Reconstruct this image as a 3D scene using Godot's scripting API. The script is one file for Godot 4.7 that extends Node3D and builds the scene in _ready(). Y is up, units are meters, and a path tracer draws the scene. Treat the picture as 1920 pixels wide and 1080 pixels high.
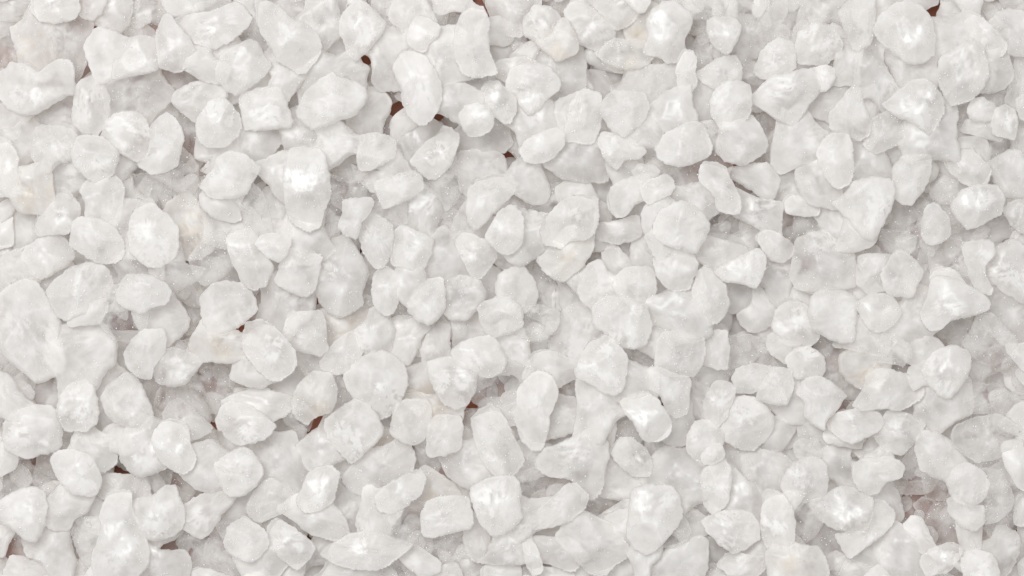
extends Node3D
# A heap of coarse white salt on a brown table, seen from straight above.
# Outlines are in tenths of a millimetre on the table (x to the right, y towards the viewer), each crystal with its own thickness, height and facets.

const U := 0.0001            # one outline unit in metres
const HIGH := 0.9            # camera height above the table
const CELL := 4.0            # cell of the height field that the heap is piled on
const GW := 640
const GH := 440
const GX := -320.0
const GY := -340.0

var rng := RandomNumberGenerator.new()
var rough := FastNoiseLite.new()
var field := PackedFloat32Array()
var mats := {}
var grain_spots: Array[Transform3D] = []

func _ready() -> void:
	camera_and_light()
	materials()
	rng.seed = 4711
	rough.seed = 12
	rough.noise_type = FastNoiseLite.TYPE_SIMPLEX
	rough.frequency = 1.0
	rough.fractal_type = FastNoiseLite.FRACTAL_FBM
	rough.fractal_octaves = 3
	field.resize(GW * GH)
	field.fill(0.0)
	table()
	heap()
	dust()

func camera_and_light() -> void:
	var cam := Camera3D.new()
	cam.name = "camera"
	add_child(cam)
	cam.position = Vector3(0, HIGH, 0)
	cam.rotation = Vector3(-PI / 2, 0, 0)
	cam.fov = rad_to_deg(2.0 * atan(540.0 * U / HIGH))
	cam.near = 0.05
	cam.far = 6.0
	cam.current = true
	var env := Environment.new()
	env.background_mode = Environment.BG_COLOR
	env.background_color = Color(0.79, 0.80, 0.805)
	env.background_energy_multiplier = 0.85
	env.ambient_light_source = Environment.AMBIENT_SOURCE_BG
	env.tonemap_mode = Environment.TONE_MAPPER_LINEAR
	env.tonemap_exposure = 0.96
	env.sdfgi_enabled = true
	env.ssao_enabled = true
	env.ssil_enabled = true
	var we := WorldEnvironment.new()
	we.name = "environment"
	we.environment = env
	add_child(we)
	# the soft box above the table, close to the camera and a little to the upper left
	var key := AreaLight3D.new()
	key.name = "soft_box"
	key.area_size = Vector2(0.75, 0.6)
	key.light_energy = 1.6
	key.light_color = Color(0.985, 0.996, 1.0)
	key.shadow_enabled = true
	key.area_range = 8.0
	key.area_attenuation = 2.0
	add_child(key)
	key.look_at_from_position(Vector3(-0.3, 1.25, -0.36), Vector3(0, 0, 0), Vector3(0, 0, -1))

func noise_texture(freq: float, seed_: int, octaves: int, ramp: Gradient = null) -> NoiseTexture2D:
	var n := FastNoiseLite.new()
	n.seed = seed_
	n.frequency = freq
	n.fractal_octaves = octaves
	var t := NoiseTexture2D.new()
	t.width = 512
	t.height = 512
	t.seamless = true
	t.noise = n
	if ramp:
		t.color_ramp = ramp
	return t

func salt(rough_: float) -> StandardMaterial3D:
	var m := StandardMaterial3D.new()
	m.albedo_color = Color(0.997, 0.987, 0.978)
	m.vertex_color_use_as_albedo = true          # its alpha: how cloudy the crystal is there
	m.transparency = BaseMaterial3D.TRANSPARENCY_ALPHA
	m.cull_mode = BaseMaterial3D.CULL_DISABLED
	m.roughness = rough_
	m.backlight_enabled = true
	m.backlight = Color(1.0, 1.0, 1.0)
	return m

func materials() -> void:
	mats.frosted = salt(0.34)
	mats.clear = salt(0.27)
	mats.dull = salt(0.46)
	mats.glossy = salt(0.3)
	for m in [mats.clear, mats.glossy]:              # smooth cleavage faces with a shine
		m.clearcoat_enabled = true
		m.clearcoat = 0.5
		m.clearcoat_roughness = 0.24
	var d := StandardMaterial3D.new()
	d.albedo_color = Color(0.98, 0.98, 0.98)
	d.roughness = 0.6
	mats.dust = d
	var w := StandardMaterial3D.new()
	var wg := Gradient.new()
	wg.offsets = PackedFloat32Array([0.0, 1.0])
	wg.colors = PackedColorArray([Color(0.44, 0.23, 0.14), Color(0.56, 0.30, 0.18)])
	w.albedo_texture = noise_texture(0.01, 5, 4, wg)
	w.uv1_triplanar = true
	w.uv1_scale = Vector3(20, 20, 3)
	w.roughness = 0.55
	mats.wood = w

func table() -> void:
	var b := MeshInstance3D.new()
	var bm := BoxMesh.new()
	bm.size = Vector3(0.6, 0.02, 0.5)
	b.mesh = bm
	b.material_override = null
	bm.material = mats.wood
	b.name = "table_top"
	b.position = Vector3(0, -0.01, 0)
	add_child(b)
	b.set_meta("kind", "structure")

# ---- the shape of one crystal ---------------------------------------------------------------------------------------------------

func rounded(p: PackedVector2Array, cut: float, times: int) -> PackedVector2Array:
	for k in times:
		var q := PackedVector2Array()
		for i in p.size():
			var a := p[i]
			var b := p[(i + 1) % p.size()]
			q.append(a.lerp(b, cut))
			q.append(a.lerp(b, 1.0 - cut))
		p = q
	return p

func resampled(p: PackedVector2Array, n: int) -> PackedVector2Array:
	var total := 0.0
	for i in p.size():
		total += p[i].distance_to(p[(i + 1) % p.size()])
	var out := PackedVector2Array()
	var step := total / n
	var at := 0.0
	var want := 0.0
	for i in p.size():
		var a := p[i]
		var b := p[(i + 1) % p.size()]
		var l := a.distance_to(b)
		while want <= at + l and out.size() < n:
			out.append(a.lerp(b, (want - at) / maxf(l, 0.0001)))
			want += step
		at += l
	while out.size() < n:
		out.append(p[0])
	return out

func centre_of(p: PackedVector2Array) -> Vector2:
	var c := Vector2.ZERO
	var area := 0.0
	for i in p.size():
		var x := p[i].cross(p[(i + 1) % p.size()])
		c += (p[i] + p[(i + 1) % p.size()]) * x
		area += x
	return c / (3.0 * area)

func narrow_half(p: PackedVector2Array, c: Vector2) -> float:
	var best := 1e9
	for k in 12:
		var d := Vector2.from_angle(PI * k / 12.0)
		var lo := 1e9
		var hi := -1e9
		for v in p:
			lo = minf(lo, d.dot(v - c))
			hi = maxf(hi, d.dot(v - c))
		best = minf(best, hi - lo)
	return best / 2.0

# Returns {arrays, top: function values for the height field}; units of the outline, y up, round the centre.
func crystal(p: PackedVector2Array, flags: String, fine: float) -> Dictionary:
	var c := centre_of(p)
	var half := narrow_half(p, c)
	var h := half * rng.randf_range(0.6, 0.82)
	var low := half * rng.randf_range(0.48, 0.64)
	var blocky := flags.contains("k")
	var outline := rounded(p, 0.1 if blocky else 0.15, 1)
	var length := 0.0
	for i in outline.size():
		length += outline[i].distance_to(outline[(i + 1) % outline.size()])
	var n := clampi(int(length / fine), 18, 130)
	outline = resampled(outline, n)
	var shift := Vector3(rng.randf() * 900.0, rng.randf() * 900.0, rng.randf() * 900.0)
	for i in n:
		var v := outline[i] - c
		var r := rough.get_noise_3d(v.x * 0.055 + shift.x, v.y * 0.055 + shift.y, shift.z)
		var r2 := rough.get_noise_3d(v.x * 0.2 + shift.y, v.y * 0.2 + shift.z, shift.x)
		outline[i] = v * 1.035 + v.normalized() * (r * 2.6 + r2 * 1.2 + 1.0)
	# facets: planes z = a - s . p
	var fa := PackedFloat32Array()
	var fs := PackedVector2Array()
	fs.append(Vector2.from_angle(rng.randf() * TAU) * rng.randf_range(0.02, 0.22))
	fa.append(h * rng.randf_range(0.7, 0.9))
	var turn := rng.randf() * TAU
	var sides := rng.randi_range(4, 6)
	if blocky:
		sides = 4
	for k in sides:
		var a := turn + TAU * (k + rng.randf_range(-0.28, 0.28)) / sides
		var s := rng.randf_range(0.3, 1.0)
		fs.append(Vector2.from_angle(a) * s)
		fa.append(h + s * half * rng.randf_range(0.05, 0.45))
	var soft := 0.05 * h
	var grain := Vector2.from_angle(rng.randf() * TAU)
	var ribs := rng.randf_range(0.5, 1.6) if rng.randf() < 0.3 else 0.15
	var verts := PackedVector3Array()
	var ridges := PackedFloat32Array()
	var index := PackedInt32Array()
	# the top in rings from the rim to the middle, each with fewer corners than the one round it
	var counts := PackedInt32Array()
	var firsts := PackedInt32Array()
	var spans := PackedFloat32Array([1.0, 0.985, 0.955])
	while spans[-1] > 1.4 * fine / half:
		spans.append(spans[-1] - fine / half)
	for j in spans.size():
		var t := spans[j]
		var m := maxi(6, int(n * t)) if j > 2 else n
		firsts.append(verts.size())
		counts.append(m)
		var dome := h * pow(maxf(0.0, 1.0 - pow(t, 5.0)), 0.5) * 1.05
		for i in m:
			var f := float(i) * n / m
			var i0 := int(f)
			var q := outline[i0].lerp(outline[(i0 + 1) % n], f - i0) * t
			verts.append(Vector3(q.x, 0, q.y))
			var z := dome
			var edge := 0.0
			if j > 0:
				for k in fa.size():
					var w := fa[k] - fs[k].dot(q)
					var e := maxf(soft - absf(z - w), 0.0) / soft
					if w < z - soft:
						edge = 0.0
					z = minf(z, w) - e * e * soft * 0.25
					edge = maxf(edge, e)
				z += relief(q, z, shift, grain, ribs) * (1.0 - pow(t, 6.0))
			verts[-1] = Vector3(q.x, z, q.y)
			ridges.append(maxf(edge * 0.6, smoothstep(0.85, 1.0, t)))
	for j in range(spans.size() - 1):
		stitch(index, firsts[j], counts[j], firsts[j + 1], counts[j + 1], false)
	var z0 := 0.0
	var last := firsts[-1]
	for i in counts[-1]:
		z0 += verts[last + i].y / counts[-1]
	verts.append(Vector3(0, z0, 0))
	ridges.append(0.0)
	for i in counts[-1]:
		index.append_array([last + i, last + (i + 1) % counts[-1], verts.size() - 1])
	# the underside
	var before := 0
	var had := n
	for t in [0.93, 0.72, 0.4]:
		var m := maxi(6, int(n * t * 0.6))
		var at := verts.size()
		var z: float = -low * pow(maxf(0.0, 1.0 - pow(t, 3.0)), 0.6)
		for i in m:
			var f := float(i) * n / m
			var i0 := int(f)
			var q: Vector2 = outline[i0].lerp(outline[(i0 + 1) % n], f - i0) * t
			verts.append(Vector3(q.x, z + rough.get_noise_3d(q.x * 0.03, q.y * 0.03, shift.z) * 3.0, q.y))
			ridges.append(0.0)
		stitch(index, before, had, at, m, true)
		before = at
		had = m
	verts.append(Vector3(0, -low, 0))
	ridges.append(0.0)
	for i in had:
		index.append_array([before + i, verts.size() - 1, before + (i + 1) % had])
	return {"centre": c, "h": h, "low": low, "verts": verts, "index": index, "half": half, "ridges": ridges, "fa": fa, "fs": fs, "outline": outline}

# Waves, grit and cleavage ribs of a broken face.
func relief(q: Vector2, z: float, shift: Vector3, grain: Vector2, ribs: float) -> float:
	var b := rough.get_noise_3d(q.x * 0.02 + shift.y, q.y * 0.02 + shift.x, z * 0.02 + shift.z)
	var b2 := rough.get_noise_3d(q.x * 0.085 + shift.z, q.y * 0.085 + shift.y, z * 0.085)
	var b3 := rough.get_noise_3d(q.dot(grain) * 0.1 + shift.x, q.cross(grain) * 0.016 + shift.y, z * 0.03)
	return b * 2.6 + b2 * 0.7 + b3 * ribs * 1.5

# Triangles between two closed rings of different counts.
func stitch(index: PackedInt32Array, a: int, na: int, b: int, nb: int, flip: bool) -> void:
	var i := 0
	var k := 0
	while i < na or k < nb:
		var p := a + i % na
		var q := b + k % nb
		var r := 0
		if k >= nb or (i < na and (i + 1) * nb <= (k + 1) * na):
			i += 1
			r = a + i % na
		else:
			k += 1
			r = b + k % nb
		if flip:
			index.append_array([p, q, r])
		else:
			index.append_array([p, r, q])

# How high the crystal comes to lie on what is already there; the field is raised to its top.
func settle(p: PackedVector2Array, low: float, h: float, half: float, deep: bool) -> float:
	var lo := p[0]
	var hi := p[0]
	for v in p:
		lo = lo.min(v)
		hi = hi.max(v)
	var cells := PackedInt32Array()
	var lift := PackedFloat32Array()
	var wants := PackedFloat32Array()
	var shows := PackedFloat32Array()
	for gy in range(int((lo.y - GY) / CELL), int((hi.y - GY) / CELL) + 1):
		for gx in range(int((lo.x - GX) / CELL), int((hi.x - GX) / CELL) + 1):
			if gx < 0 or gy < 0 or gx >= GW or gy >= GH:
				continue
			var q := Vector2(GX + (gx + 0.5) * CELL, GY + (gy + 0.5) * CELL)
			if not Geometry2D.is_point_in_polygon(q, p):
				continue
			var e := 1e9
			for i in p.size():
				e = minf(e, q.distance_squared_to(Geometry2D.get_closest_point_to_segment(q, p[i], p[(i + 1) % p.size()])))
			var t := 1.0 - minf(1.0, sqrt(e) / half)
			var up := pow(maxf(0.0, 1.0 - pow(t, 3.0)), 0.58)
			cells.append(gy * GW + gx)
			lift.append(up)
			wants.append(field[gy * GW + gx] + low * up)
			if up > 0.4:
				shows.append(field[gy * GW + gx] - 0.8 * h * up + 2.0)
	if cells.is_empty():
		return low
	var sorted := wants.duplicate()
	sorted.sort()
	var z := maxf(low, sorted[int(sorted.size() * (0.45 if deep else 0.75))])
	if not shows.is_empty() and not deep:                           # and far enough up not to be pierced by those under it
		shows.sort()
		z = maxf(z, shows[int(shows.size() * 0.96)])
	for k in cells.size():
		field[cells[k]] = maxf(field[cells[k]], z + h * 0.9 * lift[k])
	return z

func surface(verts: PackedVector3Array, index: PackedInt32Array, colors: PackedColorArray) -> ArrayMesh:
	var a := []
	a.resize(Mesh.ARRAY_MAX)
	a[Mesh.ARRAY_VERTEX] = verts
	a[Mesh.ARRAY_INDEX] = index
	a[Mesh.ARRAY_COLOR] = colors
	var st := SurfaceTool.new()
	st.create_from_arrays(a)
	st.generate_normals()
	return st.commit()

func placed(c: Vector2, z: float) -> Vector3:
	var k := 1.0 - z * U / HIGH
	return Vector3((c.x - 960.0) * U * k, z * U, (c.y - 540.0) * U * k)

func look_of(flags: String) -> Material:
	if flags.contains("c") or flags.contains("r"):
		return mats.clear
	if flags.contains("w"):
		return mats.glossy if rng.randf() < 0.6 else mats.frosted
	var r := rng.randf()
	return mats.dull if r < 0.35 else (mats.glossy if r > 0.75 else mats.frosted)

# The tone and cloudiness of a crystal: clear and milky parts, frosted crusts, the yellow stain of some.
func tones_of(verts: PackedVector3Array, ridges: PackedFloat32Array, flags: String, half: float, h: float, layer: int) -> PackedColorArray:
	var out := PackedColorArray()
	out.resize(verts.size())
	var base := rng.randf_range(0.52, 0.68)
	if layer > 0:                                      # the lower ones carry more powder on their faces
		base += 0.1
	if flags.contains("w"):
		base = rng.randf_range(0.6, 0.74)
	elif flags.contains("c"):
		base = rng.randf_range(0.16, 0.36)
	elif flags.contains("g") or flags.contains("r"):
		base = rng.randf_range(0.48, 0.6)
	var crusts := []
	for k in (3 if flags.contains("w") else 2):
		var a := rng.randf() * TAU
		var r := rng.randf_range(0.35, 0.9) * half
		crusts.append([Vector3(cos(a) * r, h * 0.6, sin(a) * r), rng.randf_range(0.2, 0.5) * half, rng.randf_range(0.4, 0.7) if flags.contains("w") else rng.randf_range(0.0, 0.25)])
	var ca := cos(rng.randf() * TAU)
	var sa := sqrt(1.0 - ca * ca)
	var spot := Vector3(rng.randf_range(-0.3, 0.3), 0.3, rng.randf_range(0.1, 0.5)) * half
	var o := Vector3(rng.randf(), rng.randf(), rng.randf()) * 500.0
	for i in verts.size():
		var v := verts[i]
		var n := rough.get_noise_3d(v.x * 0.03 + o.x, v.y * 0.03 + o.y, v.z * 0.03 + o.z)
		var w := rough.get_noise_3d(v.x * 0.013 + o.z, v.y * 0.013 + o.x, v.z * 0.013 + o.y)
		var fine_ := rough.get_noise_3d((v.x * ca + v.z * sa) * 0.03 + o.y, v.y * 0.05, (v.z * ca - v.x * sa) * 0.09 + o.x)
		var cloud := base + w * 0.38 + n * 0.08 + fine_ * 0.07 + ridges[i] * 0.12
		for c in crusts:
			var d: float = v.distance_to(c[0]) / c[1] + n * 0.8
			if d < 1.4:
				cloud += smoothstep(1.4, 0.9, d) * c[2] * clampf(0.7 + fine_ * 1.8, 0.0, 1.3)
		var tint := Color(1, 1, 1)
		if flags.contains("y"):
			var d := v.distance_to(spot) / half + n * 0.7
			tint = tint.lerp(Color(0.90, 0.79, 0.62), clampf(0.75 - d, 0.0, 1.0) * 0.5 + 0.05)
		out[i] = Color(tint.r, tint.g, tint.b, clampf(cloud, 0.12, 1.0))
	return out

func heap() -> void:
	var rows := crystals()
	var loose: Array = fillers()
	for r in rows:
		loose.append(r)
	# the deepest first, so that every crystal lies on those under it
	loose.sort_custom(func(a: Array, b: Array) -> bool: return int(a[2]) * 10000 - int(a[4]) > int(b[2]) * 10000 - int(b[4]))
	var many := {}
	for r in loose:
		var flags: String = r[1]
		var p := PackedVector2Array()
		var flat: Array = r[3]
		for i in range(0, flat.size(), 2):
			p.append(Vector2(flat[i], flat[i + 1]))
		var own: bool = r[0] != ""
		var s := crystal(p, flags, 3.4 if r[2] == 0 else (4.2 if own else 6.5))
		var z: float = settle(p, s.low, s.h, s.half, r[2] >= 3)
		var verts: PackedVector3Array = s.verts
		var colors := tones_of(verts, s.ridges, flags, s.half, s.h, r[2])
		if own:
			for i in verts.size():
				verts[i] = (verts[i] + Vector3(0, s.low, 0)) * U
			var m := MeshInstance3D.new()
			var mesh := surface(verts, s.index, colors)
			mesh.surface_set_material(0, look_of(flags))
			m.mesh = mesh
			m.name = "salt_crystal"
			m.position = placed(s.centre, z) - Vector3(0, s.low * U, 0)
			add_child(m, true)
			sprinkle(verts, s.index, m.position, s.low * U, rng.randf_range(0.25, 0.8) * (1.0 if r[2] == 0 else 0.4))
			m.set_meta("label", r[0])
			m.set_meta("category", "salt crystal")
			m.set_meta("group", "crystals of the salt heap")
		else:
			var kind := "clear" if flags.contains("c") else "frosted"
			if not many.has(kind):
				many[kind] = [PackedVector3Array(), PackedInt32Array(), PackedColorArray()]
			var o := placed(s.centre, z)
			var first: int = many[kind][0].size()
			for i in verts.size():
				verts[i] = verts[i] * U + o
			var index: PackedInt32Array = s.index
			if r[2] < 3:
				sprinkle(verts, index, Vector3.ZERO, z * U, rng.randf_range(0.1, 0.4))
			for i in index.size():
				index[i] += first
			many[kind][0].append_array(verts)
			many[kind][1].append_array(index)
			many[kind][2].append_array(colors)
	var all := ArrayMesh.new()
	for kind in many:
		var st := SurfaceTool.new()
		var a := []
		a.resize(Mesh.ARRAY_MAX)
		a[Mesh.ARRAY_VERTEX] = many[kind][0]
		a[Mesh.ARRAY_INDEX] = many[kind][1]
		a[Mesh.ARRAY_COLOR] = many[kind][2]
		st.create_from_arrays(a)
		st.generate_normals()
		st.commit(all)
		all.surface_set_material(all.get_surface_count() - 1, mats[kind])
	var rest := MeshInstance3D.new()
	rest.mesh = all
	rest.name = "salt_crystals"
	add_child(rest)
	rest.set_meta("kind", "stuff")
	rest.set_meta("label", "small and half buried salt crystals filling the heap between the large ones")
	rest.set_meta("category", "salt crystals")

# Crystals at the bottom of the heap, and those of the heap beyond the frame.
func fillers() -> Array:
	var out := []
	var bare := gaps()
	var tries := 0
	var spots: Array[Vector2] = []
	while tries < 16000:
		tries += 1
		var c := Vector2(rng.randf_range(-250, 2170), rng.randf_range(-250, 1330))
		var outside := c.x < -45 or c.x > 1965 or c.y < -45 or c.y > 1125
		var small := tries > 8000
		var r := rng.randf_range(34, 52) if outside else (rng.randf_range(14, 22) if small else rng.randf_range(26, 40))
		var ok := true
		for b in bare:
			if c.distance_to(Vector2(b[0], b[1])) < r * 1.5 + b[2]:
				ok = false
		if not ok:
			continue
		for o in spots:
			if c.distance_to(o) < (52.0 if outside else (24.0 if small else 44.0)):
				ok = false
				break
		if not ok:
			continue
		spots.append(c)
		var layers := 2 if outside else 1
		for k in layers:
			var flat := []
			var m := rng.randi_range(6, 9)
			var turn := rng.randf() * TAU
			var long := rng.randf_range(1.0, 1.5)
			var axis := rng.randf() * PI
			var off := Vector2(rng.randf_range(-30, 30), rng.randf_range(-30, 30)) * k
			for i in m:
				var a := turn + TAU * (i + rng.randf_range(-0.25, 0.25)) / m
				var v := Vector2(cos(a) * r * long, sin(a) * r / long).rotated(axis) * rng.randf_range(0.85, 1.12)
				flat.append(c.x + v.x + off.x)
				flat.append(c.y + v.y + off.y)
			out.append(["", "c" if rng.randf() < 0.2 else "", 4 - k * 3 if outside else (3 if small else 4), flat, 0])
	for b in chips():                                  # small pieces in the hollows between the traced ones
		var flat := []
		var m := rng.randi_range(5, 8)
		var turn := rng.randf() * TAU
		for i in m:
			var a := turn + TAU * (i + rng.randf_range(-0.25, 0.25)) / m
			flat.append(b[0] + cos(a) * b[2] * rng.randf_range(0.95, 1.2))
			flat.append(b[1] + sin(a) * b[2] * rng.randf_range(0.95, 1.2))
		out.append(["", "c" if rng.randf() < 0.2 else "", 3, flat, 0])
	return out

# Crumbs and powder of broken salt lying on the crystals.
func dust() -> void:
	var grain := ArrayMesh.new()
	var st := SurfaceTool.new()
	st.begin(Mesh.PRIMITIVE_TRIANGLES)
	var tips := [Vector3(0.6, 0.05, 0.1), Vector3(-0.05, 0.1, 0.5), Vector3(-0.55, 0, -0.1), Vector3(0.1, -0.05, -0.55)]
	for i in 4:
		var a: Vector3 = tips[i]
		var b: Vector3 = tips[(i + 1) % 4]
		for v in [a, b, Vector3(0.05, 0.45, 0), b, a, Vector3(0, -0.4, 0.05)]:
			st.add_vertex(v)
	st.generate_normals()
	st.set_material(mats.dust)
	st.commit(grain)
	var mm := MultiMesh.new()
	mm.transform_format = MultiMesh.TRANSFORM_3D
	mm.mesh = grain
	mm.instance_count = grain_spots.size()
	for i in grain_spots.size():
		mm.set_instance_transform(i, grain_spots[i])
	var o := MultiMeshInstance3D.new()
	o.multimesh = mm
	o.name = "salt_powder"
	add_child(o)
	o.set_meta("kind", "stuff")
	o.set_meta("label", "fine white salt powder and crumbs sprinkled over the crystals")
	o.set_meta("category", "salt powder")

func sprinkle(verts: PackedVector3Array, index: PackedInt32Array, offset: Vector3, least: float, share: float) -> void:
	var o := Vector3(rng.randf(), rng.randf(), rng.randf()) * 300.0
	for i in range(0, index.size(), 3):
		if rng.randf() > 0.30:
			continue
		var a := verts[index[i]]
		var b := verts[index[i + 1]]
		var c := verts[index[i + 2]]
		var nrm := (c - a).cross(b - a)
		var area := nrm.length()
		if area <= 0.0 or absf(nrm.y) < area * 0.55:
			continue
		var v := a.lerp(b, rng.randf()).lerp(c, rng.randf() * 0.7)
		if v.y < least:
			continue
		var dense := rough.get_noise_3d(v.x / U * 0.035 + o.x, v.z / U * 0.035 + o.y, o.z) * 1.6 + share
		if rng.randf() > dense * area / (U * U) * 0.017:
			continue
		var size := U * (1.1 + 2.2 * pow(rng.randf(), 3.0))
		var basis := Basis.from_euler(Vector3(rng.randf_range(-0.5, 0.5), rng.randf() * TAU, rng.randf_range(-0.5, 0.5))).scaled(Vector3.ONE * size)
		grain_spots.append(Transform3D(basis, v + offset + Vector3(0, size * 0.25, 0)))

# Places where the table shows between the crystals: x, y, radius.
func gaps() -> Array:
	return [
		[10, 122, 8],
		[75, 127, 8],
		[130, 187, 9],
		[313, 140, 10],
		[382, 312, 12],
		[684, 112, 11],
		[748, 198, 11],
		[820, 220, 9],
		[897, 5, 8],
		[955, 292, 7],
		[1150, 148, 6],
		[1518, 205, 6],
		[1748, 22, 10],
		[390, 308, 8],
		[247, 628, 9],
		[3, 588, 8],
		[592, 793, 10],
		[222, 882, 7],
		[308, 1026, 8],
		[420, 970, 8],
		[80, 855, 5],
		[1383, 604, 4],
		[1583, 754, 6],
		[1740, 728, 8],
		[1482, 490, 6],
		[142, 38, 6],
		[860, 755, 5],
		[1018, 1045, 6],
		[361, 463, 5],
		[1870, 703, 5],
		[1745, 930, 8],
		[1850, 1020, 8],
		[803, 516, 6],
		[583, 570, 8],
		[452, 617, 8],
		[415, 800, 8],
		[1387, 781, 6],
		[385, 917, 6],
		[20, 1030, 7],
		[1740, 690, 5],
		[112, 215, 5],
		[1305, 312, 5],
		[1350, 300, 6],
	]

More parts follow.
